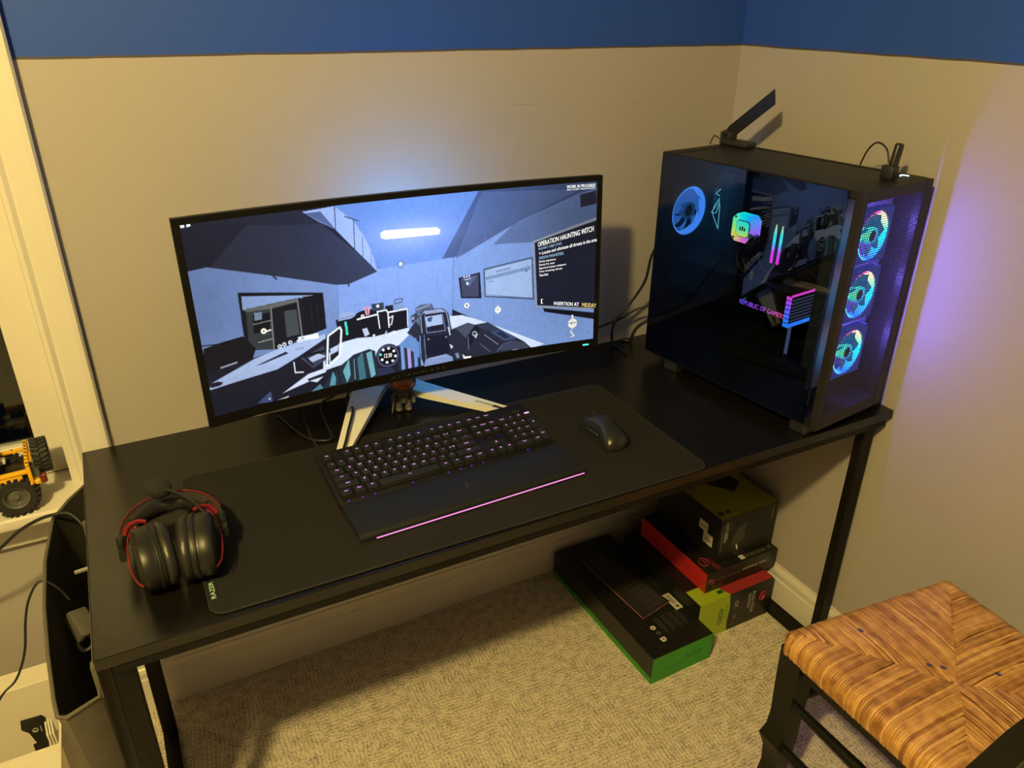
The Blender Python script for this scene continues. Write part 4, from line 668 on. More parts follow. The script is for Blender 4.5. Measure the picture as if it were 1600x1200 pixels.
bp_ = [Vector((.0735*math.cos(t), .030+.135*max(math.sin(t),-.3)**.82 if math.sin(t) > 0 else .030+.10*math.sin(t), .046-.018*max(math.sin(t),0))) for t in [math.radians(-8+196*k/32) for k in range(33)]]
hbm = MB(); v = []; nb = len(bp_)
for i, p in enumerate(bp_):
    t = (bp_[min(i+1,nb-1)]-bp_[max(i-1,0)]).normalized(); o = Vector((t.y,-t.x,0)).normalized(); q = math.sin(math.pi*i/(nb-1)); wd = .009+.010*q; th = .0035+.0045*q
    v += [p+o*.0045+Vector((0,0,wd)), p+o*.006, p+o*.0045-Vector((0,0,wd)), p-o*th-Vector((0,0,wd*.8)), p-o*(th+.003), p-o*th+Vector((0,0,wd*.8))]
f = [(6*i+j,6*i+(j+1)%6,6*i+6+(j+1)%6,6*i+6+j) for i in range(nb-1) for j in range(6)]+[tuple(range(5,-1,-1)), tuple(6*(nb-1)+j for j in range(6))]
hbm.add(v,f); BAND = hbm.build('headband', HL, hs, 60)
st = MB(); st.ring([Vector(v[6*i])+Vector((0,0,.0006)) for i in range(4,nb-4)], .0013, 6); st.build('red_stitching', HR, BAND, label='red stitching along the band')
for sx in (-1,1): MB().rbox((-.005,-.012,-.013),(.005,.016,.013),.003,2,T3((sx*.0745,.040,.048))).build('slider', M('slider_dark',(.02,.02,.02),.3,.6), hs, 40)
MB().ring([bp_[i]*.90+Vector((0,.010,.006)) for i in range(6,27)], [.0095+.0016*math.sin(i*1.9)*math.sin(i*.7) for i in range(6,27)], 12, flat=1.35).build('band_pad', HL, BAND, 60)
MB().ring(spline([(.050,.000,.072),(.048,.024,.085),(.034,.060,.090),(.012,.100,.088),(-.002,.120,.084)],7), .0022, 8).build('microphone_boom', black, hs, 60)
MB().ball((-.010,.136,.080),(.022,.0185,.017),18,12,mat=Euler((0,0,-.6)).to_matrix().to_4x4()).build('microphone_foam', M('foam_black',(.012,.011,.010),.95,bump=(500,1.0)), hs, 60)
MB().rbox((.040,-.016,.055),(.053,.000,.072),.002,1).build('microphone_mount', black, hs)
# ================================================================== astronaut figurine behind the keyboard
fg = thing('astronaut_figurine', 'small grey toy astronaut with an orange visor under the monitor', 'figurine', (-.968,-.140,DZ), (0,0,-.25))
FG = M('figurine_grey',(.085,.075,.072),.5,noise=(60,.2))
for sx in (-1,1):
    MB().ring([(sx*.0105,0,.004),(sx*.0105,-.001,.012),(sx*.010,0,.026)],[.0085,.0072,.0070],12).ball((sx*.0105,-.004,.005),(.0085,.011,.005),12,8).build('leg', FG, fg, 60)
    MB().ring(spline([(sx*.013,0,.044),(sx*.021,-.003,.036),(sx*.022,-.006,.024)],5),.0048,10).ball((sx*.022,-.007,.022),.005,10,8).build('arm', FG, fg, 60)
MB().ring([(0,0,.023),(0,0,.030),(0,0,.042),(0,0,.050)],[.014,.015,.016,.012],16,flat=.8).rbox((-.009,.008,.028),(.009,.018,.048),.003,1).build('torso', FG, fg, 60)
MB().rbox((-.007,-.0155,.034),(.007,-.011,.043),.0015,1).build('chest_panel', M('figurine_dark',(.07,.065,.06),.5), fg)
MB().ball((0,0,.070),(.030,.027,.026),22,14).build('helmet', FG, fg, 60)
MB().ball((0,-.0075,.071),(.0255,.0215,.019),20,12).build('visor', M('visor_orange',(.42,.10,.025),.25,coat=.4), fg, 60, label='glossy orange visor')
MB().ring([(-.022,-.008,.024),(-.025,-.014,.010),(-.027,-.018,.003)],[.0022,.002,.0012],8).build('staff', M('figurine_dark',(.07,.065,.06),.5), fg)
# ================================================================== cables
CB = M('cable_black',(.008,.008,.008),.5)
def cable(name, pts, r, label, n=8): return tag(MB().ring(spline(pts,n), r, 10).build(name, CB, None, 60), label, 'cable')
cable('monitor_cable', [(-1.045,-.085,.86),(-1.066,-.095,.785),(-1.082,-.105,.762),(-1.086,-.125,.748),(-1.087,-.165,.764),(-1.112,-.218,.755),(-1.150,-.285,.738),(-1.172,-.262,.7265),(-1.180,-.18,.7248),(-1.17,-.06,.7248)], .0026, 'black cable draped over the left leg of the monitor stand')
cable('monitor_cable', [(-1.06,-.085,.80),(-1.105,-.095,.768),(-1.131,-.10,.762),(-1.139,-.105,.745),(-1.138,-.135,.7252),(-1.146,-.20,.7252),(-1.19,-.17,.7252),(-1.22,-.05,.7252)], .0024, 'thin black cable looping onto the desk beside the white stand leg')
cable('display_cable', [(-.300,-.135,1.02),(-.312,-.12,.975),(-.310,-.10,.905),(-.328,-.07,.838),(-.360,-.06,.797),(-.366,-.055,.760),(-.357,-.055,.7262),(-.36,-.12,.7262)], .0034, 'thick black cable hanging from the back of the tower down to the desk')
cable('display_cable', [(-.66,-.15,.93),(-.58,-.10,.80),(-.47,-.065,.772),(-.407,-.06,.786),(-.344,-.055,.795),(-.294,-.06,.816),(-.262,-.09,.832)], .0028, 'black cable running straight from the tower towards the monitor')
cable('power_cable', [(-.275,-.10,.800),(-.289,-.09,.790),(-.301,-.075,.772),(-.307,-.065,.748),(-.306,-.055,.7272),(-.32,-.04,.7272)], .0042, 'short thick black cable bent down behind the tower onto the desk')
cable('wall_cable', [(-1.86,-.13,.56),(-1.80,-.15,.598),(-1.748,-.16,.636),(-1.711,-.17,.668),(-1.676,-.18,.688),(-1.650,-.19,.697),(-1.624,-.20,.697),(-1.606,-.22,.676),(-1.600,-.23,.640)], .0030, 'black cable arching from the wall over the rim of the side pouch')
cable('charger_cable', [(-1.90,-.40,.36),(-1.83,-.38,.40),(-1.777,-.36,.475),(-1.749,-.35,.496),(-1.725,-.35,.546),(-1.711,-.34,.601),(-1.697,-.338,.640),(-1.676,-.338,.668),(-1.655,-.345,.656),(-1.640,-.356,.630)], .0020, 'thin black cable hanging over the pouch rim to the charger')
# ================================================================== fabric pouch hung on the desk side
po = thing('hanging_pouch', 'dark grey fabric pouch hung on the open end of the desk', 'pouch', (-1.625,-.36,.30))
rim = [(-1.600,-.100),(-1.628,-.135),(-1.654,-.180),(-1.667,-.290),(-1.669,-.400),(-1.665,-.505),(-1.659,-.590),(-1.655,-.622),(-1.645,-.628),(-1.602,-.610),(-1.5975,-.600),(-1.5970,-.50),(-1.5970,-.38),(-1.5970,-.25),(-1.5972,-.15)]
rz = lambda y, x=-2: .640+(.690-.640)*(y+.628)/.528 if x < -1.5976 else .698
def wallm(off, flip):
    cx = sum(p[0] for p in rim)/len(rim); v = []; LV = [0,.08,.25,.5,.75,1]; n = len(rim)
    for l in LV:
        for x, y in rim:
            z = rz(y,x)*(1-l)+.335*l; sx = (x+1.5972)*(1-.35*l)-1.5972; sy = -.36+(y+.36)*(1-.10*l)
            if off: sx = sx+(.0035 if x < -1.62 else -.001); sy = sy+(.0035 if y < -.5 else (-.003 if y > -.15 else 0))
            v.append((sx+1.625, sy+.36, z-.30))
    f = [(j*n+i,j*n+(i+1)%n,(j+1)*n+(i+1)%n,(j+1)*n+i) for j in range(len(LV)-1) for i in range(n)]+[tuple((len(LV)-1)*n+i for i in range(n))]
    return MB().add(v,f)
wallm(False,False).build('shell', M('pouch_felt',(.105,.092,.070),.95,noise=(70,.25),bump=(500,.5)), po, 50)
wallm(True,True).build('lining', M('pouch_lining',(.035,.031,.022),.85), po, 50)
MB().ring([(x+1.625,y+.36,rz(y,x)-.30) for x,y in rim], .0030, 8, closed=True).build('hem', M('pouch_hem',(.085,.075,.055),.9), po, 60)
MB().rbox((-.006,-.25,.0),(.0005,-.235,.060),.001,1,T3((.0275,0,.335))).build('strap', M('pouch_hem'), po); MB().rbox((-.006,.10,.0),(.0005,.115,.05),.001,1,T3((.0275,0,.355))).build('strap', M('pouch_hem'), po)
ch = thing('charger', 'grey power adapter with socket face lying in the hanging pouch', 'charger', (-1.632,-.372,.585), (.5,.3,.55))
MB().rbox((-.016,-.026,-.012),(.016,.026,.012),.003,2).build('body', M('charger_grey',(.075,.07,.062),.45), ch, 40)
MB().box((-.009,-.0262,-.006),(-.003,-.0258,.006)).box((.003,-.0262,-.006),(.009,-.0258,.006)).build('socket_slot', black, ch)
tag(MB().rbox((-.012,-.003,-.003),(.012,.003,.003),.001,1,T3((-1.622,-.272,.622),(0,.1,.25))).build('steel_clip', M('clip_steel',(.5,.48,.42),.35,.6)), 'short pale metal clip at the pouch lining', 'clip')
tag(MB().ring(spline([(-1.642,-.400,.570),(-1.630,-.425,.574),(-1.612,-.415,.580),(-1.604,-.38,.585)],6), .0035, 8).build('coiled_lead', CB, None, 60), 'coiled black lead beside the adapter in the pouch', 'cable')
# ================================================================== white box on the floor below the window
WB = M('white_card',(.72,.66,.56),.6,noise=(12,.05))
bx = thing('white_box', 'open white cardboard box with flaps on the floor under the window', 'box', (-1.86,-.235,0))
b_ = MB(); X0,X1,Y0,Y1,HZ = -.16,.135,-.092,.092,.300
b_.box((X0,Y0,.001),(X1,Y1,.005)); b_.box((X0,Y0,.005),(X0+.004,Y1,HZ)); b_.box((X1-.004,Y0,.005),(X1,Y1,HZ)); b_.box((X0+.004,Y0,.005),(X1-.004,Y0+.004,HZ)); b_.box((X0+.004,Y1-.004,.005),(X1-.004,Y1,HZ))
b_.build('carton', WB, bx)
MB().box((X0,Y1,HZ-.001),(X1,Y1+.046,HZ+.002)).build('flap', WB, bx)
MB().box((X0,Y0-.10,HZ-.001),(X1,Y0,HZ+.002)).build('flap', WB, bx)
cd = thing('black_card_holder', 'black die-cut card with a white logo standing in the white box', 'card', (-1.772,-.25,.006))
pl = [(-.018,.306),(.016,.304),(.021,.294),(.011,.224),(.003,.220),(-.003,.232),(-.011,.272),(-.021,.286)]
mxz = Matrix(((1,0,0,0),(0,0,1,0),(0,1,0,0),(0,0,0,1)))
MB().prism(pl, -.002, .002, mxz).box((-.012,-.0015,.0),(.010,.0015,.24)).build('card', M('card_black_print',(.012,.011,.010),.6), cd)
lg = MB(); lg.ring([(.000+.0045*math.cos(t),-.0026,.276+.0045*math.sin(t)) for t in [2*math.pi*k/12 for k in range(12)]], .0007, 5, closed=True); lg.box((-.004,-.0028,.2735),(.004,-.0021,.2745)); lg.box((.0085,-.0028,.268),(.0097,-.0021,.283)); lg.build('white_logo', M('print_white',(.6,.58,.54),.6), cd)
for k in range(3): tag(MB().rbox((-.0016,-.02,0),(.0016,.02,.288),.0006,1,T3((-1.743+.0048*k,-.268,.006),(0,-.03,.12))).build('white_card_sleeve', M('sleeve_white',(.75,.70,.62),.55)), 'thin white card sleeve standing in the white box', 'card', 'white card sleeves in the white box')
# ================================================================== boxes under the desk
KBK = M('print_black',(.0085,.008,.008),.42); GRN = M('print_green',(.028,.25,.020),.5); LIME = M('print_lime',(.32,.42,.02),.5); RED = M('print_red',(.42,.018,.018),.45); OLIVE = M('print_mustard',(.36,.33,.035),.5); DRED = M('print_dark_red',(.30,.025,.03),.45)
PWH = M('print_light',(.55,.52,.46),.55); PGY = M('print_grey',(.11,.10,.095),.5); PRD = M('print_logo_red',(.45,.03,.07),.45); PKH = M('print_rose',(.38,.14,.14),.5); PDK = M('print_charcoal',(.022,.020,.020),.45); PGN = M('print_dark_green',(.008,.075,.008),.5); PSL = M('print_slate',(.055,.05,.04),.5)
def carton(name, label, lo, hi, faces, mats, rot=0):
    c = ((lo[0]+hi[0])/2, (lo[1]+hi[1])/2, lo[2]); t = thing(name, label, 'box', c, (0,0,rot)); h = [hi[i]-lo[i] for i in range(3)]
    MB().box((-h[0]/2,-h[1]/2,0),(h[0]/2,h[1]/2,h[2]),faces=faces).build('carton', mats, t); return t, h
# keyboard carton (bottom top front right back left)
t, h = carton('keyboard_box', 'long black keyboard carton with a bright green end on the carpet', (-.494,-.497,.001), (-.303,-.030,.083), [1,0,1,0,0,0], [KBK,GRN], .012)
W_, D_, Hh = h; zt = Hh+.0004
mb = MB().box((-W_/2-.0006,-D_/2-.0004,0),(-W_/2,D_/2,.018)); mb.build('tray_edge', GRN, t, label='green lower edge of the inner tray')
p = MB(); kx0, kx1 = -.055, .062
body_ = [(-.048,.165),(.020,.185),(.072,-.088),(-.032,-.108)]
p.add([(x,y,zt) for x,y in body_],[(0,1,2,3)]); p.build('printed_keyboard', PDK, t, label='printed picture of a keyboard on the lid')
p = MB(); p.ring([(-.048,.165,zt),(-.032,-.108,zt),(.072,-.088,zt)], .0011, 5); p.build('printed_outline', PKH, t)
p = MB()
for r in range(6):
    for c in range(13):
        u_, v_ = .36+.60*(r+.2)/6, .04+.90*c/13; A = Vector(body_[3]).lerp(Vector(body_[2]),u_); B = Vector(body_[0]).lerp(Vector(body_[1]),u_); q = A.lerp(B,v_); q2 = A.lerp(B,v_+.045)
        p.add([(q.x-.0042,q.y,zt+.0004),(q.x+.0042,q.y,zt+.0004),(q2.x+.0042,q2.y,zt+.0004),(q2.x-.0042,q2.y,zt+.0004)],[(0,1,2,3)])
p.build('printed_keys', M('print_key',(.045,.038,.040),.45), t)
p = MB()
for k, x in enumerate((-.010,.012,.034,.056)):
    for j in range(3): quad(p, (x+.0052*j,-.128,zt), (0,-1,0), (1,0,0), (.046,.05,.04)[(j+k)%3], .0011)
    quad(p, (x,-.122,zt), (1,0,0), (0,-1,0), .013, .0022)
quad(p, (-.060,-.095,zt), (.12,-1,0), (1,.12,0), .06, .0009); p.build('printed_text_lines', PGY, t)
p = MB()
disc(p,(-.030,-.146,zt),.0040,.0072); disc(p,(-.030,-.146,zt),.0001,.0022); p.prism([(-.0085,.006),(.007,.007),(.0075,-.002),(.002,-.008),(-.007,-.006)],0,.0002,T3((-.030,-.190,zt))); 
p.build('white_badge', M('badge_white',(.72,.70,.66),.5), t)
p = MB(); disc(p,(-.028,-.167,zt),.0025,.0058); p.prism([(-.003,.003),(.003,.003),(.0025,-.003),(-.002,-.003)],.0003,.0004,T3((-.030,-.190,zt))); p.build('grey_badge', PGY, t)
p = MB(); quad(p, (.066,-.060,zt), (0,-1,0), (1,0,0), .062, .024); LB = p.build('shipping_label', M('label_white',(.60,.57,.52),.6), t, label='white barcode label')
p = MB(); quad(p, (.072,-.064,zt+.0004), (0,-1,0), (1,0,0), .036, .013); p.build('label_print', M('label_print_grey',(.33,.30,.26),.6), LB); p = MB(); quad(p, (.074,-.106,zt+.0004), (0,-1,0), (1,0,0), .010, .009); p.build('label_code', M('label_code',(.10,.09,.08),.6), LB)
p = MB(); text_on(p, 'RAZER', (.012,-D_/2-.0006,.038), (1,0,0), (0,0,1), w=.055, h=.013); quad(p, (-.055,-D_/2-.0006,.032), (1,0,0), (0,0,1), .05, .0018); p.build('printed_name', PGN, t, label='dark green name printed on the green end')
p = MB(); text_on(p, 'RAZER', (.076,.02,zt), (0,-1,0), (1,0,0), w=.05, h=.005); p.build('printed_side_name', PGN, t)
# graphics card carton
GH = .128
t, h = carton('graphics_card_box', 'black graphics card carton with a lime green end panel and red top', (-.302,-.4405,.001), (-.050,-.10,GH), [0,0,0,0,0,0], [KBK,DRED])
W_, D_, Hh = h; yf = -D_/2-.0005; xl = -W_/2
LGX = .100
MB().add([(xl-.0005,yf,0),(xl+LGX+.006,yf,0),(xl+LGX+.002,yf,Hh*.25),(xl+LGX+.006,yf,Hh*.6),(xl+LGX,yf,Hh+.0006),(xl-.0005,yf,Hh+.0006)],[(0,1,2,3,4,5)]).add([(xl-.0005,yf,Hh+.0006),(xl+LGX,yf,Hh+.0006),(xl+LGX-.02,yf+.06,Hh+.0006),(xl-.0005,yf+.06,Hh+.0006)],[(0,1,2,3)]).build('lime_panel', LIME, t, label='lime green panel with model number')
MB().add([(xl+LGX,yf,Hh+.0006),(W_/2,yf,Hh+.0006),(W_/2,yf+.05,Hh+.0006),(xl+LGX-.018,yf+.05,Hh+.0006)],[(0,1,2,3)]).build('red_top_strip', DRED, t)
p = MB(); yt = yf-.0005
text_on(p, '4080', (xl+LGX-.034,yt,.090), (0,0,-1), (1,0,0), w=.056, h=.020); p.build('panel_number', PGN, t, label='dark number on lime')
text_on(MB(), 'GEFORCE RTX', (xl+LGX-.009,yt,.098), (0,0,-1), (1,0,0), w=.06, h=.006).build('panel_lettering', PGN, t); quad(MB(), (xl+LGX-.028,yf+.014,Hh+.001), (1,0,0), (0,1,0), .018, .012).build('panel_mark', PGN, t)
for s_, x_, z_, w_, h_ in (('ROG-STRIX',.183,.104,.075,.011),('GAMING',.169,.102,.05,.010),('OC',.122,.094,.024,.013)): text_on(MB(), s_, (xl+x_,yt,z_), (0,0,-1), (1,0,0), w=w_, h=h_).build('white_lettering', PWH, t)
p = MB(); disc(p,(0,0,0),.0001,.008).xf(T3((xl+.128,yt,.040),(math.pi/2,0,0))).build('grey_badge', PGY, t); disc(MB(),(0,0,0),.0001,.005).xf(T3((xl+.122,yt,.016),(math.pi/2,0,0))).build('grey_badge', PGY, t)
def eye(mb, o, ax, ay, s, r=.0008):
    ax = Vector(ax); ay = Vector(ay); o = Vector(o); P_ = lambda a,b: o+ax*a*s+ay*b*s
    mb.ring(spline([P_(-1,.25),P_(-.3,.75),P_(.6,.55),P_(1,-.1),P_(.75,-.6)],4), r, 5); mb.ring(spline([P_(-1,.25),P_(-.5,-.45),P_(.2,-.7),P_(.75,-.6)],4), r, 5); mb.ring(spline([P_(-.35,.1),P_(.2,.25),P_(.6,-.15)],4), r, 5); return mb
eye(MB(), (xl+.222,yt,.075), (0,0,-1), (1,0,0), .014, .0013).build('red_logo', PRD, t, label='red eye logo')
# motherboard carton
MZ0, MZ1 = GH+.0015, .192
t, h = carton('motherboard_box', 'flat black motherboard carton with a red side, second in the stack', (-.262,-.408,MZ0), (-.017,-.125,MZ1), [0,0,0,1,0,1], [KBK,RED])
W_, D_, Hh = h; yf = -D_/2-.0006; xl = -W_/2; zt = Hh+.0006
eye(MB(), (xl+.024,-D_/2+.045,zt), (0,-1,0), (1,0,0), .017, .0010).build('red_logo', PRD, t, label='red eye logo on the lid')
p = MB(); text_on(p, 'GAMING WIFI', (xl+.125,yf,.030), (1,0,0), (0,0,1), w=.085, h=.008); p.build('white_lettering', PWH, t)
p = MB(); text_on(p, 'ROG STRIX', (xl+.034,yf,.026), (1,0,0), (0,0,1), w=.032, h=.012); text_on(p, 'Z790-F', (xl+.072,yf,.029), (1,0,0), (0,0,1), w=.045, h=.007); p.build('grey_lettering', PGY, t)
p = MB(); text_on(p, 'ROG', (xl+.024,yf,.006), (1,0,0), (0,0,1), w=.036, h=.012); p.build('copper_lettering', M('print_copper',(.25,.08,.03),.45), t); eye(MB(), (xl+.018,yf,.032), (1,0,0), (0,0,1), .010, .0009).build('front_logo', PRD, t)
p = MB(); quad(p, (xl+.122,-D_/2+.006,zt), (1,0,0), (0,1,0), .016, .016); p.build('white_square', PWH, t)
p = MB()
for k in range(4): quad(p, (xl+.142+.018*k,-D_/2+.006,zt), (1,0,0), (0,1,0), .015, .013)
quad(p, (xl+.222,-D_/2+.01,zt), (1,0,0), (0,1,0), .012, .01); p.build('badge_row', PSL, t)
p = MB(); text_on(p, 'REPUBLIC', (xl+.036,-D_/2+.052,zt), (0,-1,0), (1,0,0), w=.05, h=.006); text_on(p, 'OF GAMERS', (xl+.045,-D_/2+.052,zt), (0,-1,0), (1,0,0), w=.05, h=.006); p.build('red_lettering', PRD, t)
eye(MB(), (xl-.0008,-.06,.034), (0,-1,0), (0,0,1), .014, .0008).build('side_logo', M('print_deep_red',(.12,.005,.006),.45), t)
# power supply carton
QZ0, QZ1 = MZ1+.0015, .333
t, h = carton('power_supply_box', 'black power supply carton with a mustard top, topmost of the stack', (-.214,-.383,QZ0), (-.020,-.125,QZ1), [0,1,0,0,0,0], [KBK,OLIVE])
W_, D_, Hh = h; yf = -D_/2-.0006; xl = -W_/2; zt = Hh+.0006
MB().add([(xl+.030,.085,zt),(xl+.026,.125,zt),(xl+.145,.125,zt),(xl+.165,-.012,zt),(xl+.118,-.045,zt)],[(0,1,2,3,4)]).build('top_picture', M('print_navy',(.010,.012,.022),.4), t, label='dark angular picture on the mustard top')
p = MB(); text_on(p, 'CORSAIR', (xl+.110,.0,zt+.0004), (.8,-.6,0), (.6,.8,0), w=.045, h=.006); p.build('picture_lettering', PGY, t)
p = MB()
for k, x in enumerate((.016,.040)): disc(p,(xl+x,-D_/2+.022,zt),.0001,.0078)
p.build('dark_badge', M('badge_dark',(.05,.045,.02),.5), t)
p = MB(); text_on(p, 'RM1000x', (xl+.016,yf,.122), (0,0,-1), (1,0,0), w=.062, h=.013); p.build('white_lettering', PWH, t, label='white model lettering running down the edge')
p = MB(); text_on(p, 'CORSAIR', (xl+.034,yf,.126), (0,0,-1), (1,0,0), w=.032, h=.005); quad(p, (xl+.008,yf,.122), (0,0,-1), (1,0,0), .09, .0022); quad(p, (W_/2-.014,yf,.128), (0,0,-1), (1,0,0), .040, .004); p.build('yellow_lettering', M('print_olive',(.20,.17,.05),.5), t)
p = MB(); p.add([(xl+.045,yf,.062),(xl+.088,yf,.082),(xl+.092,yf,.108),(xl+.062,yf,.095)],[(0,1,2,3)]); p.add([(xl+.045,yf,.062),(xl+.088,yf,.082),(xl+.086,yf,.050),(xl+.050,yf,.034)],[(0,1,2,3)]); p.build('printed_unit', PSL, t); p = MB(); quad(p, (xl+.062,yf-.0004,.040), (.3,0,-1), (1,0,.3), .018, .005); p.build('printed_tube', M('badge_white',(.7,.7,.66),.5), t)
p = MB(); xs = xl-.0006; quad(p, (xs,-D_/2+.078,.098), (0,-1,0), (0,0,-1), .034, .028); quad(p, (xs,-D_/2+.058,.070), (0,-1,0), (0,0,-1), .036, .034); LB = p.build('shipping_label', M('label_white',(.60,.57,.52),.6), t, label='white stepped barcode label')
p = MB(); quad(p, (xs-.0004,-D_/2+.072,.086), (0,-1,0), (0,0,-1), .024, .006); quad(p, (xs-.0004,-D_/2+.050,.055), (0,-1,0), (0,0,-1), .024, .008); p.build('label_print', M('label_print_grey',(.33,.30,.26),.6), LB)
# ================================================================== brick-built off-road truck on the window stool
tk = thing('toy_truck', 'yellow brick-built off-road toy truck with big black tyres on the windowsill', 'toy truck', (-1.715,-.067,STZ), (0,0,.07))
YEL = M('brick_yellow',(.80,.42,.02),.25); TBK = M('brick_black',(.010,.010,.010),.3); TGR = M('brick_grey',(.12,.12,.115),.3,.3); TWH = M('brick_white',(.75,.72,.62),.3); RUB = M('tyre_rubber',(.012,.011,.010),.7)
def tyre(c, axis, R, w_, hub=True, name='wheel'):
    A = T3(c) @ (Matrix.Rotation(math.pi/2,4,'X') if axis == 'y' else Matrix.Rotation(math.pi/2,4,'Y'))
    ty = MB(); r = R*.93; ty.lathe([(R*.56,-w_*.48),(r*.9,-w_*.5),(r,-w_*.36),(r,w_*.36),(r*.9,w_*.5),(R*.56,w_*.48)], 32, A, close=True)
    for k in range(22):
        for s_ in (-1,1): ty.rbox((-.0032,-.004,-w_*.25),(.0032,.0035,w_*.25),.0008,1, A @ Matrix.Rotation(2*math.pi*(k+.5*(s_ > 0))/22,4,'Z') @ T3((0,r,s_*w_*.25),(0,s_*.35,0)))
    o = ty.build(name, RUB, tk, 35)
    MB().lathe([(.0001,-w_*.30),(R*.14,-w_*.30),(R*.15,-w_*.2),(R*.38,-w_*.12),(R*.48,-w_*.40),(R*.57,-w_*.46),(R*.57,w_*.46),(.0001,w_*.44)], 28, A @ Matrix.Rotation(math.pi,4,'X')).lathe([(.0001,-w_*.30),(R*.14,-w_*.30),(R*.15,-w_*.2),(R*.38,-w_*.12),(R*.48,-w_*.40),(R*.57,-w_*.46),(R*.575,-w_*.30)], 28, A).build('hub', TGR, o, 35)
tyre((0,0,.040),'y',.040,.032); tyre((-.01,.088,.040),'y',.040,.032); tyre((-.19,0,.040),'y',.040,.032); tyre((-.19,.088,.040),'y',.040,.032)
tyre((.055,.034,.093),'x',.033,.027, name='spare_wheel')
def beam(name, a, b, mat, holes, thick=.0075, parent=tk):
    """liftarm from a to b with round holes shown as dark studs through it"""
    a = Vector(a); b = Vector(b); d = (b-a).normalized(); L_ = (b-a).length; q = d.to_track_quat('X','Z').to_matrix().to_4x4(); Mx = Matrix.Translation(a) @ q
    o = MB().rbox((-.0038,-thick/2,-.0038),(L_+.0038,thick/2,.0038),.0030,2,Mx).build(name, mat, parent, 35)
    hb_ = MB()
    for k in range(holes):
        x = L_*(k/(max(holes-1,1))); hb_.lathe([(.0001,.00402),(.0022,.00402),(.0022,-.00402),(.0001,-.00402)],10,Mx @ T3((x,0,0)))
    if holes: hb_.build('pin_hole', TBK, o)
    return o
beam('rear_beam', (.032,-.014,.104), (.032,.086,.104), YEL, 8)
beam('side_beam', (-.16,-.010,.088), (.028,-.010,.088), YEL, 0, .012); beam('side_beam', (-.16,.084,.088), (.028,.084,.088), YEL, 10)
beam('rear_post', (.032,-.012,.098), (.032,-.012,.062), YEL, 2); beam('rear_post', (.032,.084,.098), (.032,.084,.062), YEL, 2)
MB().rbox((-.15,.010,.060),(.024,.075,.072),.003,1).build('chassis', TBK, tk); MB().rbox((-.10,.012,.086),(-.025,.078,.112),.004,2).rbox((-.10,.004,.080),(-.055,.018,.097),.003,1).build('rear_deck', YEL, tk, 35)
MB().rbox((-.040,-.014,.072),(.020,.000,.086),.003,2).build('fender', YEL, tk, 35)
MB().rbox((-.030,.030,.080),(-.012,.040,.118),.002,1).rbox((-.030,.066,.080),(-.012,.076,.118),.002,1).rbox((-.045,.020,.096),(-.030,.050,.106),.002,1).build('seat_frame', TBK, tk)
MB().rbox((-.022,.044,.084),(-.004,.060,.094),.002,1).rbox((-.050,.010,.098),(-.040,.022,.110),.002,1).build('white_brick', TWH, tk)
MB().cyl((-.038,.018,.096),(-.038,.018,.112),.006,n=14).cyl((-.050,.03,.112),(-.050,.03,.122),.003,n=10).build('grey_pin', TGR, tk, 35)
MB().rbox((-.060,-.006,.058),(-.008,.002,.068),.002,1).build('side_step', TBK, tk); 
for k in range(2): MB().rbox((-.052+.024*k,-.0075,.066),(-.034+.024*k,-.0062,.069),.0004,1).build('silver_strip', M('silver_strip',(.6,.6,.58),.25,.6), tk)
MB().rbox((-.056,-.0078,.060),(-.014,-.0064,.0625),.0004,1).build('silver_strip', M('silver_strip',(.6,.6,.58),.25,.6), tk)
MB().cyl((.044,.000,.060),(.044,.000,.086),.0042,n=12).build('tow_post', TGR, tk, 35); MB().rbox((.034,-.012,.056),(.046,.010,.066),.002,1).build('tow_block', YEL, tk); MB().rbox((.047,-.004,.052),(.056,.008,.070),.002,1).build('tail_light', M('brick_red',(.16,.02,.015),.25), tk)
MB().ring([(-.10,.02,.11),(-.10,.02,.155),(-.06,.02,.150),(-.03,.02,.118)], .0035, 8).ring([(-.10,.086,.11),(-.10,.086,.155),(-.06,.086,.150),(-.03,.086,.118)], .0035, 8).ring([(-.10,.02,.155),(-.10,.086,.155)], .0035, 8).build('roll_cage', TBK, tk, 40)
# ================================================================== rush-seated chair
SEAT_Z = .452
CO = Vector((-.285,-1.058,0))
chr_ = thing('rush_chair', 'dark green-black wooden chair with a golden woven rush seat', 'chair', CO)
K = {'fl': Vector((-.470,-.848,SEAT_Z)), 'fr': Vector((-.078,-.888,SEAT_Z)), 'br': Vector((-.105,-1.250,SEAT_Z)), 'bl': Vector((-.474,-1.214,SEAT_Z))}
K = {k: v-CO for k, v in K.items()}; CEN = Vector((-.305,-1.068,SEAT_Z-.004))-CO
CHB = M('chair_paint',(.0048,.0048,.0036),.42,noise=(9,.2),spec=.22); 
RUSH = bpy.data.materials.new('woven_rush'); RUSH.use_nodes = True
nt = RUSH.node_tree; b = nt.nodes['Principled BSDF']; L = nt.links.new; at = nt.nodes.new('ShaderNodeAttribute'); at.attribute_name = 'tone'; tc = nt.nodes.new('ShaderNodeTexCoord')
n_ = nt.nodes.new('ShaderNodeTexNoise'); n_.inputs['Scale'].default_value = 55; n_.inputs['Detail'].default_value = 4; L(tc.outputs['Object'], n_.inputs[0])
ad = nt.nodes.new('ShaderNodeMath'); ad.operation = 'MULTIPLY_ADD'; ad.inputs[1].default_value = .75; L(n_.outputs[0], ad.inputs[0]); L(at.outputs['Fac'], ad.inputs[2])
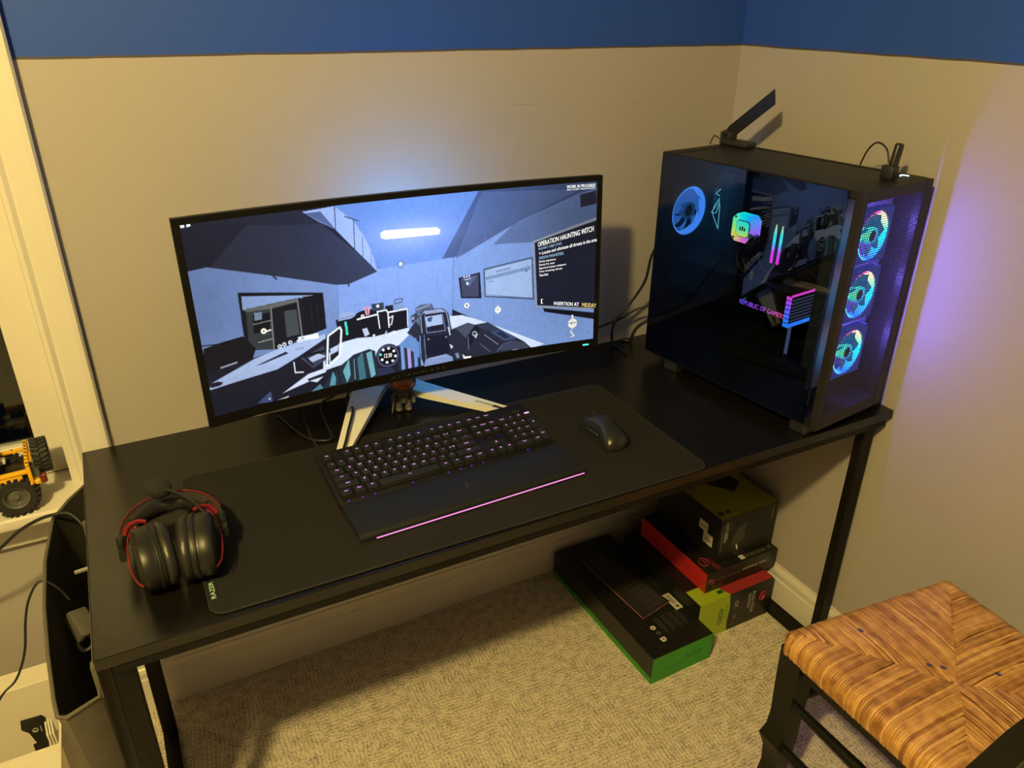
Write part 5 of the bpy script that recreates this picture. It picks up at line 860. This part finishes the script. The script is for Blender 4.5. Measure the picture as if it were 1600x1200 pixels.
rp = nt.nodes.new('ShaderNodeValToRGB'); el = rp.color_ramp.elements; el[0].position = .18; el[0].color = (.22,.085,.022,1); el[1].position = 1.0; el[1].color = (.80,.50,.20,1); e3 = el.new(.5); e3.color = (.46,.225,.060,1); e4 = el.new(.72); e4.color = (.60,.33,.10,1)
L(ad.outputs[0], rp.inputs[0]); L(rp.outputs[0], b.inputs['Base Color']); b.inputs['Roughness'].default_value = .42; b.inputs['Specular IOR Level'].default_value = .5
rng = random.Random(5)
sb = MB(); tones = []
def strand(A, B, t, pitch, part):
    """one rush strand: up over the rail A-B, then in to the mitre line"""
    P = A.lerp(B,t); along = (B-A).normalized(); inn = Vector((-along.y,along.x,0)); 
    if inn.dot(CEN-A) < 0: inn = -inn
    # where the mitre is
    def depth(P):
        best = 1e9
        for Q in (A,B):
            d = CEN-Q; den = inn.x*d.y-inn.y*d.x
            if abs(den) < 1e-6: continue
            r = Q-P; s_ = (r.x*d.y-r.y*d.x)/den; u_ = (r.x*inn.y-r.y*inn.x)/den
            if s_ > -1e-6 and -.02 <= u_ <= 1.02: best = min(best, s_)
        return best if best < 1e8 else .01
    dp = max(depth(P),.004); jz = rng.uniform(-.0012,.0012); rr = pitch*rng.uniform(.58,.80)
    pts = [P-inn*.010+Vector((0,0,-.038)), P-inn*.0155+Vector((0,0,-.022)), P-inn*.015+Vector((0,0,-.006)), P-inn*.007+Vector((0,0,.008)), P+inn*.008+Vector((0,0,.0125))]
    m = max(2,int(dp/.03))
    for k in range(1,m+1):
        s_ = dp*k/m
        if s_ > .014: q = s_/max(dp,.001); pts.append(P+inn*s_+along*rng.uniform(-.0014,.0014)+Vector((0,0,.0125+.004*math.sin(math.pi*min(1,s_/.2))-.006*max(0,q-.8)*5*.6+jz)))
    n0 = len(sb.v); sb.ring(pts, [rr*rng.uniform(.85,1.1) for _ in pts], 6, flat=.75); tones.extend([rng.uniform(-.12,.36)]*(len(sb.v)-n0))
for A, B in ((K['fl'],K['fr']),(K['fr'],K['br']),(K['br'],K['bl']),(K['bl'],K['fl'])):
    N_ = int((B-A).length/.0046)
    for i in range(N_+1): strand(A, B, (i+.5*rng.uniform(-.4,.4))/N_ if 0 < i < N_ else i/N_, .0046, i)
for A, B in ((K['fl'],K['fr']),(K['fr'],K['br']),(K['br'],K['bl']),(K['bl'],K['fl'])):
    up_ = Vector((0,0,.0085)); n0 = len(sb.v); sb.add([A+up_, B+up_, CEN+up_], [(0,1,2)]); tones.extend([.0]*3)
rs = sb.build('rush_weave', RUSH, chr_, 60, kind='stuff', label='golden brown woven rush in four mitred triangles')
ta = rs.data.attributes.new('tone','FLOAT','POINT'); ta.data.foreach_set('value', tones)
ink = MB()
for x, y in ((-.360,-.905),(-.320,-1.020),(-.303,-1.035),(-.23,-1.09)): ink.prism([(-.006,-.002),(.001,-.004),(.006,.0),(.002,.004),(-.004,.003)], 0, .0006, T3((x-CO.x,y-CO.y,SEAT_Z+.0195),(0,0,rng.uniform(0,3))))
ink.build('ink_spot', M('ink_blue',(.05,.055,.12),.6), chr_)
for a, b_ in (('fl','fr'),('fr','br'),('br','bl'),('bl','fl')): MB().cyl(K[a]-Vector((0,0,.004)), K[b_]-Vector((0,0,.004)), .0115, n=14).build('seat_rail', CHB, chr_, 40)
def square_leg(x, y, prof, rot=0):
    v = []; n = len(prof)
    for hw_, z, ox, oy in prof:
        for a, c in ((-1,-1),(1,-1),(1,1),(-1,1)): v.append((x+ox+a*hw_, y+oy+c*hw_, z))
    return MB().add(v,[(3,2,1,0),tuple(4*(n-1)+k for k in range(4))]+[(4*k+j,4*k+(j+1)%4,4*k+4+(j+1)%4,4*k+4+j) for k in range(n-1) for j in range(4)])
for q in ('fl','fr'):
    s_ = -1 if q == 'fl' else 1; x, y = K[q].x-s_*.012, K[q].y-.014
    square_leg(x, y, [(.017,.0,s_*.012,.006),(.020,.05,s_*.008,.004),(.0185,.12,s_*.002,.0),(.021,.165,s_*.002,0),(.026,.195,s_*.006,.003),(.022,.225,s_*.002,0),(.021,.26,0,0),(.024,.36,0,0),(.025,SEAT_Z-.020,0,0)]).build('front_leg', CHB, chr_, 30)
for q in ('bl','br'):
    x, y = K[q].x, K[q].y
    square_leg(x, y+.004, [(.017,0,0,-.03),(.019,.2,0,-.006),(.020,.40,0,0),(.020,.50,0,-.004),(.019,.62,0,-.035),(.017,.78,0,-.085),(.014,.92,0,-.135)]).build('back_post', CHB, chr_, 30)
for z, dy, hh_ in ((.515,-.004,.040),(.62,-.034,.024),(.72,-.066,.028),(.86,-.112,.036)):
    v = []; n = 10
    for k in range(n+1):
        t = k/n; p = K['bl'].lerp(K['br'],.02+.96*t); bow = -.012*math.sin(math.pi*t)
        for a, c in ((-.006,-hh_),(.006,-hh_),(.006,hh_+.008*math.sin(math.pi*t)),(-.006,hh_+.008*math.sin(math.pi*t))): v.append((p.x,p.y+dy+bow+a-.02*(c/hh_)*.4,z+c))
    MB().add(v,[(3,2,1,0),tuple(4*n+j for j in range(4))]+[(4*k+j,4*k+(j+1)%4,4*k+4+(j+1)%4,4*k+4+j) for k in range(n) for j in range(4)]).build('back_slat', CHB, chr_, 40)
def rail(a, b_, z0_, z1_, r, n='stretcher'):
    A = Vector((K[a].x,K[a].y-(.014 if a[0] == 'f' else 0),z0_)); B = Vector((K[b_].x,K[b_].y-(.014 if b_[0] == 'f' else 0),z1_)); MB().ring([A,A.lerp(B,.5),B],[r*.8,r*1.1,r*.8],12).build(n, CHB, chr_, 50)
rail('fl','bl',.185,.185,.0115); rail('fr','br',.185,.185,.0115); rail('fl','fr',.30,.30,.0125); rail('bl','br',.24,.24,.0115); rail('fl','bl',.31,.31,.0105); rail('fr','br',.31,.31,.0105)
for a, b_ in (('fl','bl'),('fl','fr'),('fr','br')):
    A = K[a]; B = K[b_]; d = (B-A).normalized(); A = A+d*.012; B = B-d*.012; nn = Vector((-d.y,d.x,0))
    MB().add([A+nn*.005+Vector((0,0,-.062)),B+nn*.005+Vector((0,0,-.062)),B-nn*.005+Vector((0,0,-.062)),A-nn*.005+Vector((0,0,-.062)),A+nn*.005+Vector((0,0,-.03)),B+nn*.005+Vector((0,0,-.03)),B-nn*.005+Vector((0,0,-.03)),A-nn*.005+Vector((0,0,-.03))],[(0,3,2,1),(4,5,6,7),(0,1,5,4),(1,2,6,5),(2,3,7,6),(3,0,4,7)]).build('apron', CHB, chr_)
